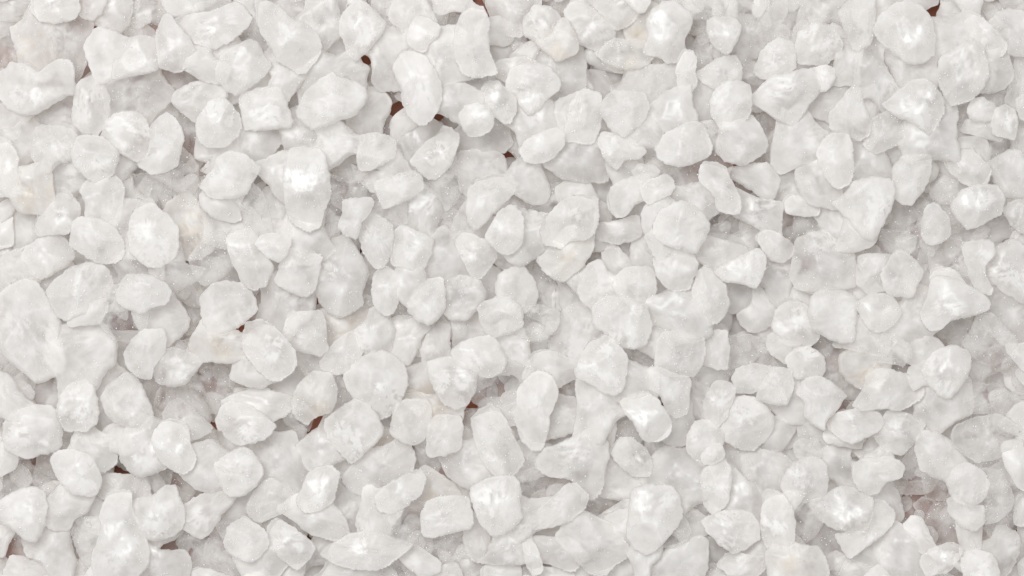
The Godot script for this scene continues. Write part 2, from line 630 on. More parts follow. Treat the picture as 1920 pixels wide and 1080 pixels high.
# x, y, radius of small chips in the hollows
func chips() -> Array:
	return [
		[1881, 718, 34], # chip
		[927, -10, 24], # chip
		[1341, -21, 33], # chip
		[1649, -15, 33], # chip
		[1187, 811, 32], # chip
		[892, 1088, 33], # chip
		[1696, 849, 32], # chip
		[801, -23, 32], # chip
		[1130, 360, 33], # chip
		[1133, 405, 25], # chip
		[1042, 562, 29], # chip
		[1585, 1088, 32], # chip
		[1899, 1090, 25], # chip
		[1924, 679, 33], # chip
		[778, 659, 31], # chip
		[1237, -14, 34], # chip
		[1932, 869, 34], # chip
		[650, 461, 33], # chip
		[534, 805, 31], # chip
		[1937, 999, 34], # chip
		[1074, -5, 33], # chip
		[2, 38, 33], # chip
		[1922, 264, 32], # chip
		[1935, 569, 33], # chip
		[-1, 679, 31], # chip
		[1837, 523, 28], # chip
		[176, -17, 27], # chip
		[1628, 1098, 33], # chip
		[1760, 1098, 30], # chip
		[872, -33, 32], # chip
		[1358, 1090, 32], # chip
		[1912, 375, 34], # chip
		[1146, 127, 33], # chip
		[36, 710, 32], # chip
		[1579, -11, 29], # chip
		[1104, 5, 32], # chip
		[1929, 477, 32], # chip
		[1738, 342, 34], # chip
		[1477, 855, 32], # chip
		[654, -3, 33], # chip
		[156, 381, 29], # chip
		[588, 1078, 31], # chip
		[77, 1078, 31], # chip
		[1834, 705, 27], # chip
		[1314, 41, 27], # chip
		[273, -9, 34], # chip
		[1544, 1087, 33], # chip
		[-11, 1066, 31], # chip
		[1710, 1087, 30], # chip
		[1285, -24, 31], # chip
		[1786, -16, 30], # chip
		[958, 1087, 31], # chip
		[1576, 57, 31], # chip
		[952, 815, 32], # chip
		[1372, 614, 33], # chip
		[1932, 35, 32], # chip
		[-7, 805, 34], # chip
		[1419, -10, 31], # chip
		[-12, 164, 32], # chip
		[324, 4, 32], # chip
		[150, 1083, 33], # chip
		[377, 362, 33], # chip
		[1940, 87, 33], # chip
		[1424, 307, 30], # chip
		[1935, 937, 32], # chip
		[872, 922, 29], # chip
		[1622, 487, 33], # chip
		[824, 643, 31], # chip
		[1335, 1090, 32], # chip
		[1469, -6, 31], # chip
		[1935, 523, 26], # chip
		[1512, -20, 33], # chip
		[1035, 325, 33], # chip
		[-5, 958, 34], # chip
		[1120, 479, 32], # chip
		[17, 1100, 32], # chip
		[1932, 622, 34], # chip
		[1904, -13, 32], # chip
		[1658, 780, 33], # chip
		[-1, 220, 34], # chip
		[1917, 1080, 33], # chip
		[528, 285, 31], # chip
		[-30, 899, 34], # chip
		[-14, 617, 25], # chip
		[1610, 775, 24], # chip
		[305, 219, 28], # chip
		[965, 393, 33], # chip
		[1202, 1096, 31], # chip
		[40, 866, 30], # chip
		[941, 96, 31], # chip
		[1006, 1089, 31], # chip
		[1006, 638, 31], # chip
		[789, 1023, 27], # chip
		[218, 857, 16], # chip
		[693, -11, 32], # chip
		[1070, 1082, 30], # chip
		[1860, 1092, 25], # chip
		[784, 1095, 31], # chip
		[1129, 1091, 28], # chip
		[-11, 724, 33], # chip
		[2, 394, 31], # chip
		[80, -21, 34], # chip
		[1803, 214, 33], # chip
		[728, 792, 30], # chip
		[1845, -27, 33], # chip
		[1922, 1029, 31], # chip
		[746, -13, 33], # chip
		[329, 26, 33], # chip
		[403, 836, 28], # chip
		[314, 663, 27], # chip
		[128, -21, 27], # chip
		[-24, 444, 29], # chip
		[1937, 408, 27], # chip
		[1898, 690, 21], # chip
		[1248, 1101, 30], # chip
		[483, -15, 33], # chip
		[1431, 550, 26], # chip
		[435, -5, 29], # chip
		[451, 724, 23], # chip
		[703, 152, 25], # chip
		[1768, 346, 29], # chip
		[1525, 36, 33], # chip
		[559, 824, 25], # chip
		[-12, 859, 33], # chip
		[1836, 945, 32], # chip
		[1940, 805, 34], # chip
		[386, -21, 31], # chip
		[1204, 398, 33], # chip
		[877, 1050, 29], # chip
		[1447, 64, 33], # chip
		[1407, 444, 29], # chip
		[1165, 59, 33], # chip
		[1445, 19, 30], # chip
		[335, 1106, 33], # chip
		[1411, 1108, 33], # chip
		[220, -13, 31], # chip
		[144, 1042, 31], # chip
		[495, 346, 31], # chip
		[1936, 177, 32], # chip
		[154, 468, 33], # chip
		[1056, 824, 33], # chip
		[650, 307, 34], # chip
		[905, -28, 22], # chip
		[928, 1088, 21], # chip
		[1190, -16, 26], # chip
		[1677, 557, 32], # chip
		[1092, 1091, 33], # chip
		[1434, 756, 34], # chip
		[181, 235, 29], # chip
		[1619, -1, 29], # chip
		[1819, 773, 34], # chip
		[413, 1089, 32], # chip
		[431, 1091, 31], # chip
		[1694, -24, 32], # chip
		[579, -7, 34], # chip
		[1641, 209, 21], # chip
		[358, 927, 19], # chip
		[1576, 365, 28], # chip
		[1926, 221, 29], # chip
		[1398, 361, 27], # chip
		[14, 372, 34], # chip
		[1913, 124, 34], # chip
		[1674, 1105, 31], # chip
		[255, 316, 33], # chip
		[608, 585, 18], # chip
		[-18, 1008, 33], # chip
		[694, 1105, 34], # chip
		[822, -3, 27], # chip
		[1409, 1081, 32], # chip
		[199, 881, 15], # chip
		[1609, 847, 31], # chip
		[1029, 18, 34], # chip
		[552, 1100, 32], # chip
		[-5, 487, 33], # chip
		[323, 361, 33], # chip
		[-24, 540, 33], # chip
		[1229, 534, 32], # chip
		[1038, 614, 28], # chip
		[738, 601, 33], # chip
		[1544, 120, 29], # chip
		[841, 333, 32], # chip
		[399, 764, 27], # chip
		[1175, 782, 32], # chip
		[388, 813, 18], # chip
		[112, 1100, 21], # chip
		[694, 578, 25], # chip
		[630, 438, 30], # chip
		[1808, 248, 34], # chip
		[62, 319, 25], # chip
		[1286, 1089, 29], # chip
		[94, 900, 34], # chip
		[117, 472, 33], # chip
		[1311, 511, 29], # chip
		[972, -12, 31], # chip
		[1586, 1065, 26], # chip
		[707, 498, 30], # chip
		[-22, 579, 16], # chip
		[239, 865, 16], # chip
		[-6, 561, 17], # chip
		[835, 407, 31], # chip
		[1040, 1085, 31], # chip
		[128, 427, 28], # chip
		[414, 831, 20], # chip
		[948, 397, 32], # chip
		[1608, 988, 33], # chip
		[-19, 1036, 19], # chip
		[1137, 240, 33], # chip
		[1157, 1097, 31], # chip
		[823, 1080, 32], # chip
		[364, 543, 33], # chip
		[382, 378, 29], # chip
		[226, 859, 15], # chip
		[133, 831, 32], # chip
		[960, 313, 16], # chip
		[1934, 728, 31], # chip
		[914, 1020, 27], # chip
		[274, 1105, 31], # chip
		[1485, 451, 28], # chip
		[-21, 641, 25], # chip
		[1946, 765, 24], # chip
		[1344, 600, 29], # chip
		[30, -1, 31], # chip
		[1492, 806, 34], # chip
		[1032, -27, 29], # chip
		[1381, 422, 33], # chip
		[1498, 1087, 28], # chip
		[1237, 109, 34], # chip
		[-4, 764, 30], # chip
		[1933, 305, 31], # chip
		[200, 1098, 30], # chip
		[297, 1109, 26], # chip
		[1291, -1, 30], # chip
		[1174, 476, 30], # chip
		[1464, 279, 34], # chip
		[636, 238, 28], # chip
		[1603, 745, 14], # chip
		[1144, -32, 33], # chip
		[1520, 67, 32], # chip
		[705, 135, 17], # chip
		[605, -19, 32], # chip
		[750, 664, 32], # chip
		[1793, 860, 33], # chip
		[739, 424, 23], # chip
		[853, -10, 31], # chip
		[346, 954, 28], # chip
		[1369, 726, 28], # chip
		[373, 1087, 23], # chip
		[735, 493, 24], # chip
		[97, 444, 24], # chip
		[1605, 639, 29], # chip
		[851, 217, 19], # chip
		[1739, -23, 28], # chip
		[1845, 36, 33], # chip
		[687, 361, 31], # chip
		[849, 606, 33], # chip
		[967, 243, 24], # chip
		[189, 893, 24], # chip
		[1044, 1071, 25], # chip
		[122, 799, 22], # chip
		[1890, 90, 33], # chip
	]

# label (empty: one of the small ones), look, layer from the top, outline, order
func crystals() -> Array:
	return [
		["", "c", 1, [-20, -13, 15, -12, 50, -10, 87, 9, 57, 30, 30, 40, -13, 37, -17, 12], 0],
		["middling bright white level slab beside a brown gap, along the top edge, a tenth across", "w", 0, [58, -13, 147, -13, 148, 20, 135, 37, 100, 43, 73, 37, 60, 23], 1],
		["large cream stained upright lump beside a brown gap, near the top, at the very start", "y", 1, [20, 53, 40, 42, 60, 3, 104, 21, 100, 63, 107, 100, 95, 151, 39, 143, 33, 100, 25, 73], 2],
		["large grey translucent upright splinter beside a brown gap, near the top, a tenth across", "g", 1, [88, 60, 88, 21, 121, 16, 147, 15, 177, 40, 163, 87, 160, 127, 133, 172, 106, 131, 97, 93], 3],
		["", "c", 2, [-20, 63, 13, 57, 55, 60, 67, 115, 18, 149, -17, 113, -18, 88], 4],
		["", "", 0, [147, -10, 200, -10, 200, 7, 190, 27, 173, 38, 150, 32], 5],
		["middling pale milky rounded chunk partly covered, along the top edge, a tenth across", "", 1, [197, -10, 222, -10, 248, -10, 247, 27, 240, 50, 223, 62, 200, 57, 167, 41, 171, 12], 6],
		["middling clear glassy rounded chunk partly covered, along the top edge, a tenth across", "c", 1, [245, 12, 270, 0, 292, 3, 300, 20, 323, 54, 297, 83, 254, 96, 232, 62, 245, 37], 7],
		["large pale milky rounded chunk partly covered, near the top, a tenth across", "", 1, [163, 77, 180, 53, 200, 55, 227, 67, 267, 77, 253, 114, 230, 145, 183, 160, 167, 117, 160, 93], 8],
		["middling pale milky tilted lump lying on top, near the top, a tenth across", "", 0, [240, 80, 253, 68, 293, 68, 302, 97, 295, 132, 253, 140, 213, 149, 211, 133, 220, 103], 9],
		["middling pale milky upright lump lying on top, near the top, a fifth across", "", 0, [292, 68, 307, 30, 320, 28, 333, 50, 355, 72, 365, 93, 366, 118, 330, 135, 300, 125, 297, 100], 10],
		["", "", 0, [307, -13, 427, -13, 430, 7, 400, 20, 370, 25, 333, 31, 315, 23, 307, 10], 11],
		["large bright white level slab lying on top, along the top edge, a fifth across", "w", 0, [330, 37, 350, 28, 400, 22, 437, 5, 450, 10, 471, 33, 457, 57, 430, 77, 400, 92, 363, 77, 343, 63, 328, 47], 12],
		["", "c", 1, [447, -10, 483, -10, 510, 17, 505, 60, 449, 58, 425, 24], 13],
		["", "c", 2, [434, 91, 423, 48, 463, 7, 519, 39, 545, 94, 507, 141, 450, 145], 14],
		["huge pale milky falling wedge lying on top, near the top, three tenths across", "", 0, [480, 0, 513, 7, 533, 20, 547, 37, 573, 47, 597, 70, 601, 90, 590, 113, 570, 135, 557, 137, 543, 125, 520, 113, 510, 90, 493, 67, 483, 40], 15],
		["large clear ribbed rounded chunk partly covered, along the top edge, three tenths across", "r", 1, [575, -7, 602, -7, 630, -7, 633, 20, 653, 54, 623, 80, 595, 111, 560, 73, 542, 50, 572, 17], 16],
		["", "c", 2, [520, 0, 547, -7, 592, -9, 597, 59, 529, 65, 507, 36], 17],
		["large pale milky squared block lying on top, near the top, a fifth across", "k", 0, [408, 123, 417, 103, 440, 87, 467, 75, 482, 83, 493, 103, 508, 123, 493, 143, 467, 163, 442, 179, 423, 163, 407, 147], 18],
		["", "", 1, [349, 79, 395, 72, 397, 110, 434, 121, 422, 159, 387, 153, 367, 143, 333, 120], 19],
		["", "c", 2, [276, 144, 324, 111, 371, 100, 392, 148, 378, 190, 325, 196], 20],
		["huge grey translucent rounded chunk beside a brown gap, near the top, a tenth across", "g", 1, [175, 156, 209, 139, 250, 115, 291, 113, 304, 145, 307, 150, 327, 172, 317, 193, 293, 213, 270, 245, 250, 235, 221, 233, 183, 209], 21],
		["large pale milky broad lump partly covered, near the top, a fifth across", "", 1, [328, 173, 353, 160, 373, 153, 397, 153, 433, 144, 423, 180, 426, 222, 384, 239, 350, 216, 333, 203, 325, 190], 22],
		["middling bright white rounded chunk lying on top, in the upper third, a fifth across", "w", 0, [370, 227, 380, 210, 393, 190, 412, 183, 425, 190, 437, 203, 448, 217, 451, 237, 443, 257, 423, 273, 393, 276, 373, 263, 369, 243], 23],
		["middling bright white squared block lying on top, near the top, three tenths across", "kw", 0, [448, 187, 455, 177, 483, 167, 520, 165, 533, 180, 538, 200, 548, 227, 540, 237, 500, 242, 460, 243, 455, 213], 24],
		["huge bright white broad lump, cut by the frame, near the top, at the very start", "w", 0, [-7, 133, 16, 128, 20, 118, 60, 122, 71, 135, 76, 135, 90, 123, 110, 112, 127, 113, 137, 130, 138, 177, 125, 179, 123, 180, 93, 197, 67, 213, 40, 213, 13, 200, 0, 180, -7, 150], 25],
		["middling bright white upright lump beside a brown gap, near the top, a tenth across", "w", 0, [140, 170, 150, 153, 170, 143, 190, 143, 195, 160, 204, 180, 205, 207, 200, 233, 182, 253, 160, 252, 140, 233, 135, 213, 139, 190], 26],
		["huge pale milky angular chunk beside a brown gap, in the upper third, a tenth across", "", 2, [37, 194, 88, 165, 153, 169, 169, 220, 157, 277, 104, 271, 54, 262], 27],
		["", "", 1, [-7, 202, 28, 174, 45, 189, 80, 195, 50, 230, 17, 240, -10, 243], 28],
		["large pale milky rounded chunk partly covered, in the upper third, at the very start", "", 1, [-10, 247, 12, 240, 33, 233, 57, 195, 71, 232, 89, 269, 72, 293, 27, 326, -14, 284], 29],
		["middling pale milky rounded chunk lying on top, in the upper third, a tenth across", "", 0, [60, 263, 70, 237, 113, 235, 143, 248, 145, 277, 133, 300, 110, 305, 90, 328, 73, 317, 60, 293], 30],
		["", "", 0, [-20, 253, 17, 263, 32, 290, 32, 333, 30, 367, -20, 367], 31],
		["middling pale milky rounded chunk beside bright white chunk, in the upper third, a tenth across", "", 0, [147, 257, 177, 255, 200, 263, 222, 287, 217, 313, 200, 340, 183, 346, 160, 330, 137, 307, 135, 283], 32],
		["middling bright white rounded chunk lying on top, in the upper third, a tenth across", "w", 0, [190, 260, 200, 227, 220, 213, 253, 208, 270, 222, 282, 247, 282, 273, 273, 297, 257, 303, 233, 290, 213, 277], 33],
		["middling pale milky upright splinter lying on top, in the upper third, a fifth across", "", 0, [282, 237, 297, 223, 313, 212, 328, 223, 338, 240, 343, 263, 337, 290, 333, 307, 313, 320, 290, 326, 263, 313, 258, 303, 273, 297, 283, 273], 34],
		["", "c", 2, [308, 217, 352, 182, 409, 211, 403, 255, 405, 291, 376, 302, 384, 301, 360, 326, 310, 298, 310, 261], 35],
		["", "", 1, [367, 283, 369, 245, 410, 248, 445, 261, 448, 310, 405, 331, 372, 318, 398, 308, 378, 301, 367, 297], 36],
		["middling clear glassy rounded chunk beside a brown gap, in the upper third, a fifth across", "c", 1, [263, 309, 300, 298, 323, 263, 360, 295, 370, 311, 370, 330, 347, 357, 327, 358, 300, 340], 37],
		["large pale milky rounded chunk partly covered, in the upper third, three tenths across", "", 1, [420, 296, 428, 225, 485, 218, 509, 220, 530, 248, 527, 267, 510, 290, 485, 325, 454, 317], 38],
		["large pale milky angular chunk partly covered, in the upper third, three tenths across", "", 1, [530, 260, 517, 221, 563, 198, 594, 215, 625, 229, 600, 277, 573, 304, 537, 302], 39],
		["", "", 2, [400, 170, 472, 161, 488, 210, 434, 249, 408, 219], 40],
		["", "", 2, [371, 150, 423, 115, 461, 110, 512, 108, 527, 176, 493, 197, 445, 192, 407, 205], 41],
		["large pale milky rounded chunk partly covered, near the top, three tenths across", "", 1, [478, 119, 516, 80, 553, 100, 577, 110, 573, 143, 560, 160, 533, 199, 496, 175, 512, 140], 42],
		["huge pale milky angular chunk sunk in shade, in the upper third, a tenth across", "", 2, [65, 317, 92, 279, 146, 273, 179, 302, 208, 353, 147, 360, 120, 393, 66, 379], 43],
		["", "", 2, [182, 310, 211, 258, 281, 285, 247, 323, 203, 373], 44],
		["", "", 2, [371, 69, 430, 45, 467, 106, 428, 143, 380, 133], 45],
		["", "c", 2, [149, 100, 184, 100, 233, 100, 240, 164, 192, 196, 143, 167], 46],
		["middling bright white upright lump beside a brown gap, near the top, two fifths across", "w", 0, [637, 50, 642, 27, 657, 10, 673, 0, 690, 10, 707, 27, 722, 43, 717, 60, 700, 80, 683, 100, 679, 102, 667, 114, 653, 100, 647, 77, 638, 63], 47],
		["", "", 2, [697, -7, 722, -5, 779, 2, 720, 5, 727, 33, 784, 41, 714, 77, 692, 48], 48],
		["middling bright white rounded chunk partly covered, along the top edge, two fifths across", "w", 1, [727, 23, 740, 0, 760, -13, 793, -10, 803, 10, 819, 42, 796, 57, 792, 63, 767, 83, 750, 53, 733, 40], 49],
		["", "", 0, [762, 73, 768, 50, 780, 32, 800, 33, 824, 50, 822, 67, 807, 78, 795, 98, 777, 90, 767, 83], 50],
		["", "", 2, [617, 36, 670, 52, 678, 81, 673, 110, 675, 118, 633, 143, 570, 113, 599, 58], 51],
		["huge pale milky rounded chunk beside a brown gap, near the top, two fifths across", "", 1, [663, 95, 677, 59, 701, 34, 733, 51, 750, 57, 788, 68, 792, 107, 770, 128, 767, 131, 768, 165, 720, 170, 707, 167, 697, 150, 700, 127, 695, 110, 693, 105], 52],
		["large bright white upright splinter beside a brown gap, near the top, two fifths across", "w", 0, [737, 127, 753, 103, 765, 97, 783, 102, 800, 110, 813, 130, 822, 150, 827, 177, 822, 200, 813, 215, 811, 218, 797, 233, 780, 230, 763, 210, 757, 192, 755, 190, 752, 160, 743, 143], 53],
		["huge pale milky broad lump beside a brown gap, near the top, three tenths across", "", 1, [560, 177, 563, 153, 556, 113, 587, 87, 630, 108, 668, 84, 675, 117, 692, 128, 687, 140, 681, 178, 639, 192, 609, 202, 570, 214], 54],
		["large pale milky broad lump lying on top, near the top, three tenths across", "", 0, [557, 213, 565, 190, 580, 167, 603, 150, 623, 137, 633, 147, 660, 153, 680, 163, 687, 180, 677, 200, 660, 217, 623, 228, 590, 241, 575, 233], 55],
		["large pale milky upright lump beside a brown gap, near the top, two fifths across", "", 1, [650, 233, 651, 188, 660, 178, 677, 158, 717, 170, 733, 190, 730, 213, 717, 230, 714, 268, 686, 284, 663, 250], 56],
		["large pale milky rounded chunk under bright white block, in the upper third, three tenths across", "", 1, [600, 260, 581, 228, 614, 209, 650, 238, 667, 255, 702, 248, 701, 297, 660, 287, 637, 305, 599, 329, 577, 291], 57],
		["small pale milky tilted lump lying on top, in the upper third, two fifths across", "", 0, [670, 300, 673, 277, 683, 260, 702, 250, 727, 255, 742, 267, 740, 293, 720, 307, 693, 318, 673, 318], 58],
		["", "", 1, [733, 247, 732, 227, 750, 209, 782, 191, 805, 221, 777, 240, 753, 252, 733, 280], 59],
		["large pale milky tilted lump partly covered, in the upper third, two fifths across", "", 1, [740, 307, 719, 271, 750, 257, 773, 240, 795, 206, 815, 227, 832, 234, 823, 275, 808, 293, 797, 309, 791, 337, 742, 344], 60],
		["middling bright white tilted lump lying on top, in the upper third, two fifths across", "w", 0, [770, 302, 780, 287, 797, 270, 820, 253, 830, 236, 843, 242, 860, 255, 857, 277, 850, 297, 840, 313, 820, 334, 807, 335, 790, 323], 61],
		["huge pale milky rounded chunk partly covered, near the top, two fifths across", "", 1, [766, 97, 793, 56, 825, 51, 870, 50, 880, 85, 886, 115, 917, 143, 865, 150, 840, 156, 799, 167, 786, 132], 62],
		["large pale milky upright splinter lying on top, near the top, half way across", "", 0, [852, 73, 857, 50, 870, 20, 883, 0, 892, 12, 907, 17, 918, 43, 913, 67, 917, 97, 932, 133, 927, 138, 887, 143, 867, 137, 853, 103], 63],
		["", "", 1, [810, -10, 842, -12, 873, -13, 888, 24, 847, 20, 830, 28, 815, 23], 64],
		["", "c", 2, [808, 12, 834, -10, 892, 12, 889, 55, 849, 96, 830, 43], 65],
		["", "c", 2, [778, 24, 849, 3, 833, 50, 885, 53, 840, 103, 794, 84], 66],
		["middling pale milky broad lump lying on top, along the top edge, half way across", "", 0, [910, -10, 1013, -13, 1013, 20, 987, 30, 982, 67, 947, 68, 928, 43, 913, 13], 67],
		["", "", 1, [895, 40, 937, 29, 973, 58, 947, 89, 927, 82, 889, 86], 68],
		["small bright white angular chunk lying on top, along the top edge, half way across", "w", 0, [982, 37, 1003, 10, 1033, 13, 1053, 33, 1050, 60, 1033, 77, 1007, 78, 983, 67], 69],
		["small cream stained angular chunk lying on top, near the top, half way across", "y", 0, [1000, 77, 1033, 67, 1053, 33, 1067, 43, 1083, 77, 1083, 97, 1047, 117, 1027, 100], 70],
		["", "", 1, [960, 160, 924, 140, 933, 113, 958, 109, 983, 105, 1006, 116, 996, 152], 71],
		["", "c", 2, [942, 49, 1015, 48, 983, 97, 968, 136, 963, 93], 72],
		["", "", 2, [987, 80, 1037, 60, 1007, 100, 993, 141, 951, 108], 73],
		["large bright white rounded chunk lying on top, near the top, half way across", "w", 0, [948, 163, 958, 130, 977, 122, 1007, 118, 1030, 128, 1048, 150, 1048, 167, 1023, 187, 1013, 203, 992, 215, 977, 200, 967, 180], 74],
		["huge pale milky upright lump sunk in shade, near the top, half way across", "", 2, [1005, 65, 1053, 84, 1090, 64, 1098, 127, 1098, 161, 1087, 213, 1034, 220, 992, 169, 1017, 148, 999, 142], 75],
		["large pale milky broad lump beside a brown gap, near the top, two fifths across", "", 1, [808, 140, 850, 158, 873, 157, 914, 180, 895, 213, 873, 239, 837, 217, 824, 212, 794, 207, 800, 176], 76],
		["", "", 2, [867, 117, 899, 111, 935, 114, 970, 180, 927, 184, 896, 213, 843, 169], 77],
		["small bright white tilted lump lying on top, near the top, half way across", "w", 0, [893, 197, 897, 177, 913, 152, 933, 152, 950, 167, 967, 187, 967, 207, 957, 230, 940, 228, 923, 213, 913, 197], 78],
		["", "", 0, [860, 217, 873, 200, 893, 193, 913, 200, 927, 220, 920, 243, 900, 255, 880, 255, 868, 240], 79],
		["", "c", 2, [827, 227, 874, 190, 903, 251, 848, 278, 805, 261], 80],
		["large pale milky broad lump beside a brown gap, in the upper third, half way across", "", 1, [831, 265, 868, 232, 909, 219, 939, 203, 953, 247, 961, 270, 943, 287, 903, 290, 870, 287], 81],
		["large pale milky broad lump partly covered, in the upper third, half way across", "", 1, [822, 294, 870, 283, 913, 280, 943, 290, 950, 317, 966, 354, 927, 359, 890, 375, 863, 357, 860, 327], 82],
		["huge pale milky rounded chunk partly covered, in the upper third, half way across", "", 1, [937, 226, 955, 187, 997, 167, 1038, 192, 1039, 216, 1063, 254, 1023, 282, 978, 288, 967, 247], 83],
		["", "", 2, [1041, 191, 1093, 167, 1098, 226, 1075, 272, 1009, 252, 1009, 214], 84],
		["middling pale milky squared block lying on top, in the upper third, three fifths across", "k", 0, [1060, 247, 1067, 203, 1083, 173, 1100, 168, 1127, 177, 1127, 207, 1125, 237, 1113, 267, 1087, 268, 1060, 263], 85],
		["small pale milky rising wedge lying on top, in the upper third, half way across", "", 0, [973, 283, 987, 263, 1013, 250, 1040, 241, 1057, 247, 1055, 277, 1033, 297, 1010, 307, 987, 303], 86],
		["huge pale milky broad lump partly covered, in the upper third, three fifths across", "", 1, [1020, 310, 1013, 276, 1034, 264, 1054, 246, 1109, 245, 1154, 276, 1142, 320, 1137, 340, 1093, 341, 1053, 333], 87],
		["", "", 2, [930, 267, 1004, 244, 1005, 303, 967, 297, 961, 287], 88],
		["large pale milky broad lump partly covered, in the upper third, two fifths across", "", 1, [657, 303, 673, 320, 696, 291, 742, 273, 775, 329, 741, 355, 720, 367, 690, 353, 670, 333], 89],
		["", "c", 2, [682, 160, 754, 118, 783, 185, 744, 188, 740, 191, 713, 212], 90],
		["", "c", 2, [740, 180, 773, 143, 792, 209, 753, 189, 748, 187], 91],
		["", "c", 2, [695, 205, 733, 217, 764, 259, 720, 283, 667, 252], 92],
		["", "c", 2, [508, 166, 581, 158, 590, 204, 594, 233, 532, 260, 508, 218], 93],
		["middling bright white falling wedge lying on top, along the top edge, three fifths across", "w", 0, [1057, 27, 1067, 7, 1087, 3, 1117, 20, 1153, 50, 1152, 73, 1133, 95, 1117, 95, 1087, 82, 1077, 63], 94],
		["", "w", 0, [1100, -13, 1207, -13, 1197, 27, 1180, 47, 1153, 57, 1140, 37, 1110, 10], 95],
		["", "w", 0, [1160, -13, 1222, -13, 1217, 7, 1207, 25, 1193, 23], 96],
		["", "y", 2, [1164, 32, 1191, -5, 1230, 7, 1270, 28, 1213, 40, 1256, 89, 1178, 87], 97],
		["large pale milky upright lump partly covered, near the top, seven tenths across", "", 1, [1213, 40, 1223, 20, 1240, 7, 1263, 2, 1277, 13, 1290, 23, 1299, 37, 1293, 53, 1280, 77, 1292, 112, 1252, 118, 1240, 107, 1207, 100, 1217, 67], 98],
		["middling cream stained level slab lying on top, near the top, three fifths across", "y", 0, [1115, 103, 1143, 75, 1187, 73, 1213, 80, 1228, 100, 1213, 123, 1180, 130, 1150, 125], 99],
		["", "", 2, [1093, 97, 1136, 71, 1127, 123, 1150, 137, 1219, 135, 1167, 137, 1133, 133, 1100, 117], 100],
		["", "c", 2, [1097, 133, 1130, 132, 1143, 150, 1168, 192, 1118, 203, 1088, 167], 101],
		["", "c", 1, [1273, -7, 1308, -7, 1343, -7, 1357, 20, 1359, 62, 1320, 33, 1300, 37, 1287, 20], 102],
		["", "", 2, [1340, -7, 1380, -10, 1384, 40, 1335, 34], 103],
		["small bright white rounded chunk lying on top, near the top, seven tenths across", "w", 0, [1325, 57, 1328, 37, 1347, 32, 1373, 33, 1390, 47, 1383, 70, 1367, 102, 1343, 90, 1330, 73], 104],
		["huge clear glassy upright lump partly covered, along the top edge, seven tenths across", "c", 1, [1367, 10, 1377, -10, 1410, -8, 1443, -7, 1440, 30, 1447, 50, 1427, 70, 1448, 99, 1436, 136, 1382, 146, 1355, 110, 1350, 73, 1366, 47, 1355, 46], 105],
		["large clear glassy upright lump partly covered, along the top edge, four fifths across", "c", 1, [1443, 23, 1457, -7, 1485, -7, 1513, -7, 1520, 20, 1500, 47, 1507, 96, 1465, 94, 1433, 70, 1447, 50], 106],
		["", "c", 2, [1244, 74, 1274, 33, 1310, 57, 1353, 59, 1333, 103, 1347, 140, 1285, 155, 1271, 112, 1267, 120], 107],
		["", "", 0, [1267, 133, 1273, 107, 1282, 94, 1300, 97, 1306, 113, 1303, 133, 1308, 157, 1290, 180, 1273, 170], 108],
		["small pale milky broad lump lying on top, near the top, seven tenths across", "", 0, [1307, 137, 1330, 120, 1353, 107, 1380, 104, 1388, 120, 1391, 147, 1367, 157, 1337, 167, 1317, 153], 109],
		["large pale milky broad lump beside a brown gap, near the top, three fifths across", "", 1, [1143, 163, 1173, 147, 1190, 107, 1227, 125, 1281, 111, 1292, 169, 1247, 177, 1219, 205, 1190, 199, 1167, 195], 110],
		["", "", 2, [1170, 140, 1177, 99, 1240, 128, 1202, 172, 1160, 182], 111],
		["small bright white tilted lump lying on top, near the top, four fifths across", "w", 0, [1413, 133, 1428, 97, 1447, 78, 1465, 71, 1487, 82, 1492, 100, 1490, 130, 1467, 140, 1440, 150, 1423, 143], 112],
		["middling bright white rounded chunk lying on top, near the top, four fifths across", "w", 0, [1492, 90, 1497, 63, 1517, 47, 1533, 42, 1560, 50, 1578, 80, 1578, 105, 1560, 110, 1547, 123, 1523, 120, 1497, 120], 113],
		["large bright white broad lump beside a brown gap, near the top, four fifths across", "w", 0, [1408, 183, 1430, 160, 1447, 143, 1473, 140, 1497, 132, 1523, 130, 1540, 147, 1537, 170, 1513, 200, 1500, 220, 1487, 235, 1457, 223, 1437, 207, 1417, 197], 114],
		["", "w", 0, [1523, 128, 1547, 122, 1563, 130, 1565, 147, 1550, 170, 1537, 173, 1533, 147], 115],
		["", "", 1, [1567, 120, 1569, 70, 1621, 83, 1610, 127, 1613, 161, 1583, 158, 1539, 164], 116],
		["middling pale milky upright splinter lying on top, along the top edge, four fifths across", "", 0, [1572, 23, 1587, 7, 1610, -10, 1640, -10, 1640, 50, 1633, 80, 1607, 95, 1597, 87, 1583, 53], 117],
		["", "c", 2, [1361, 146, 1413, 114, 1475, 139, 1445, 195, 1394, 206], 118],
		["middling pale milky squared block lying on top, near the top, seven tenths across", "k", 0, [1333, 187, 1340, 170, 1360, 155, 1383, 153, 1403, 160, 1408, 180, 1407, 210, 1393, 230, 1370, 242, 1350, 237, 1335, 213], 119],
		["", "", 2, [1258, 170, 1303, 128, 1364, 157, 1365, 223, 1308, 259, 1268, 220], 120],
		["middling pale milky rounded chunk lying on top, near the top, three fifths across", "", 0, [1128, 213, 1132, 187, 1150, 172, 1177, 173, 1207, 173, 1218, 200, 1203, 230, 1180, 248, 1170, 256, 1147, 243], 121],
		["large pale milky rounded chunk partly covered, near the top, seven tenths across", "", 1, [1187, 220, 1233, 187, 1253, 170, 1294, 157, 1297, 197, 1307, 217, 1307, 253, 1274, 266, 1240, 245], 122],
		["", "", 1, [1154, 242, 1182, 210, 1221, 201, 1240, 247, 1251, 284, 1217, 275, 1175, 286], 123],
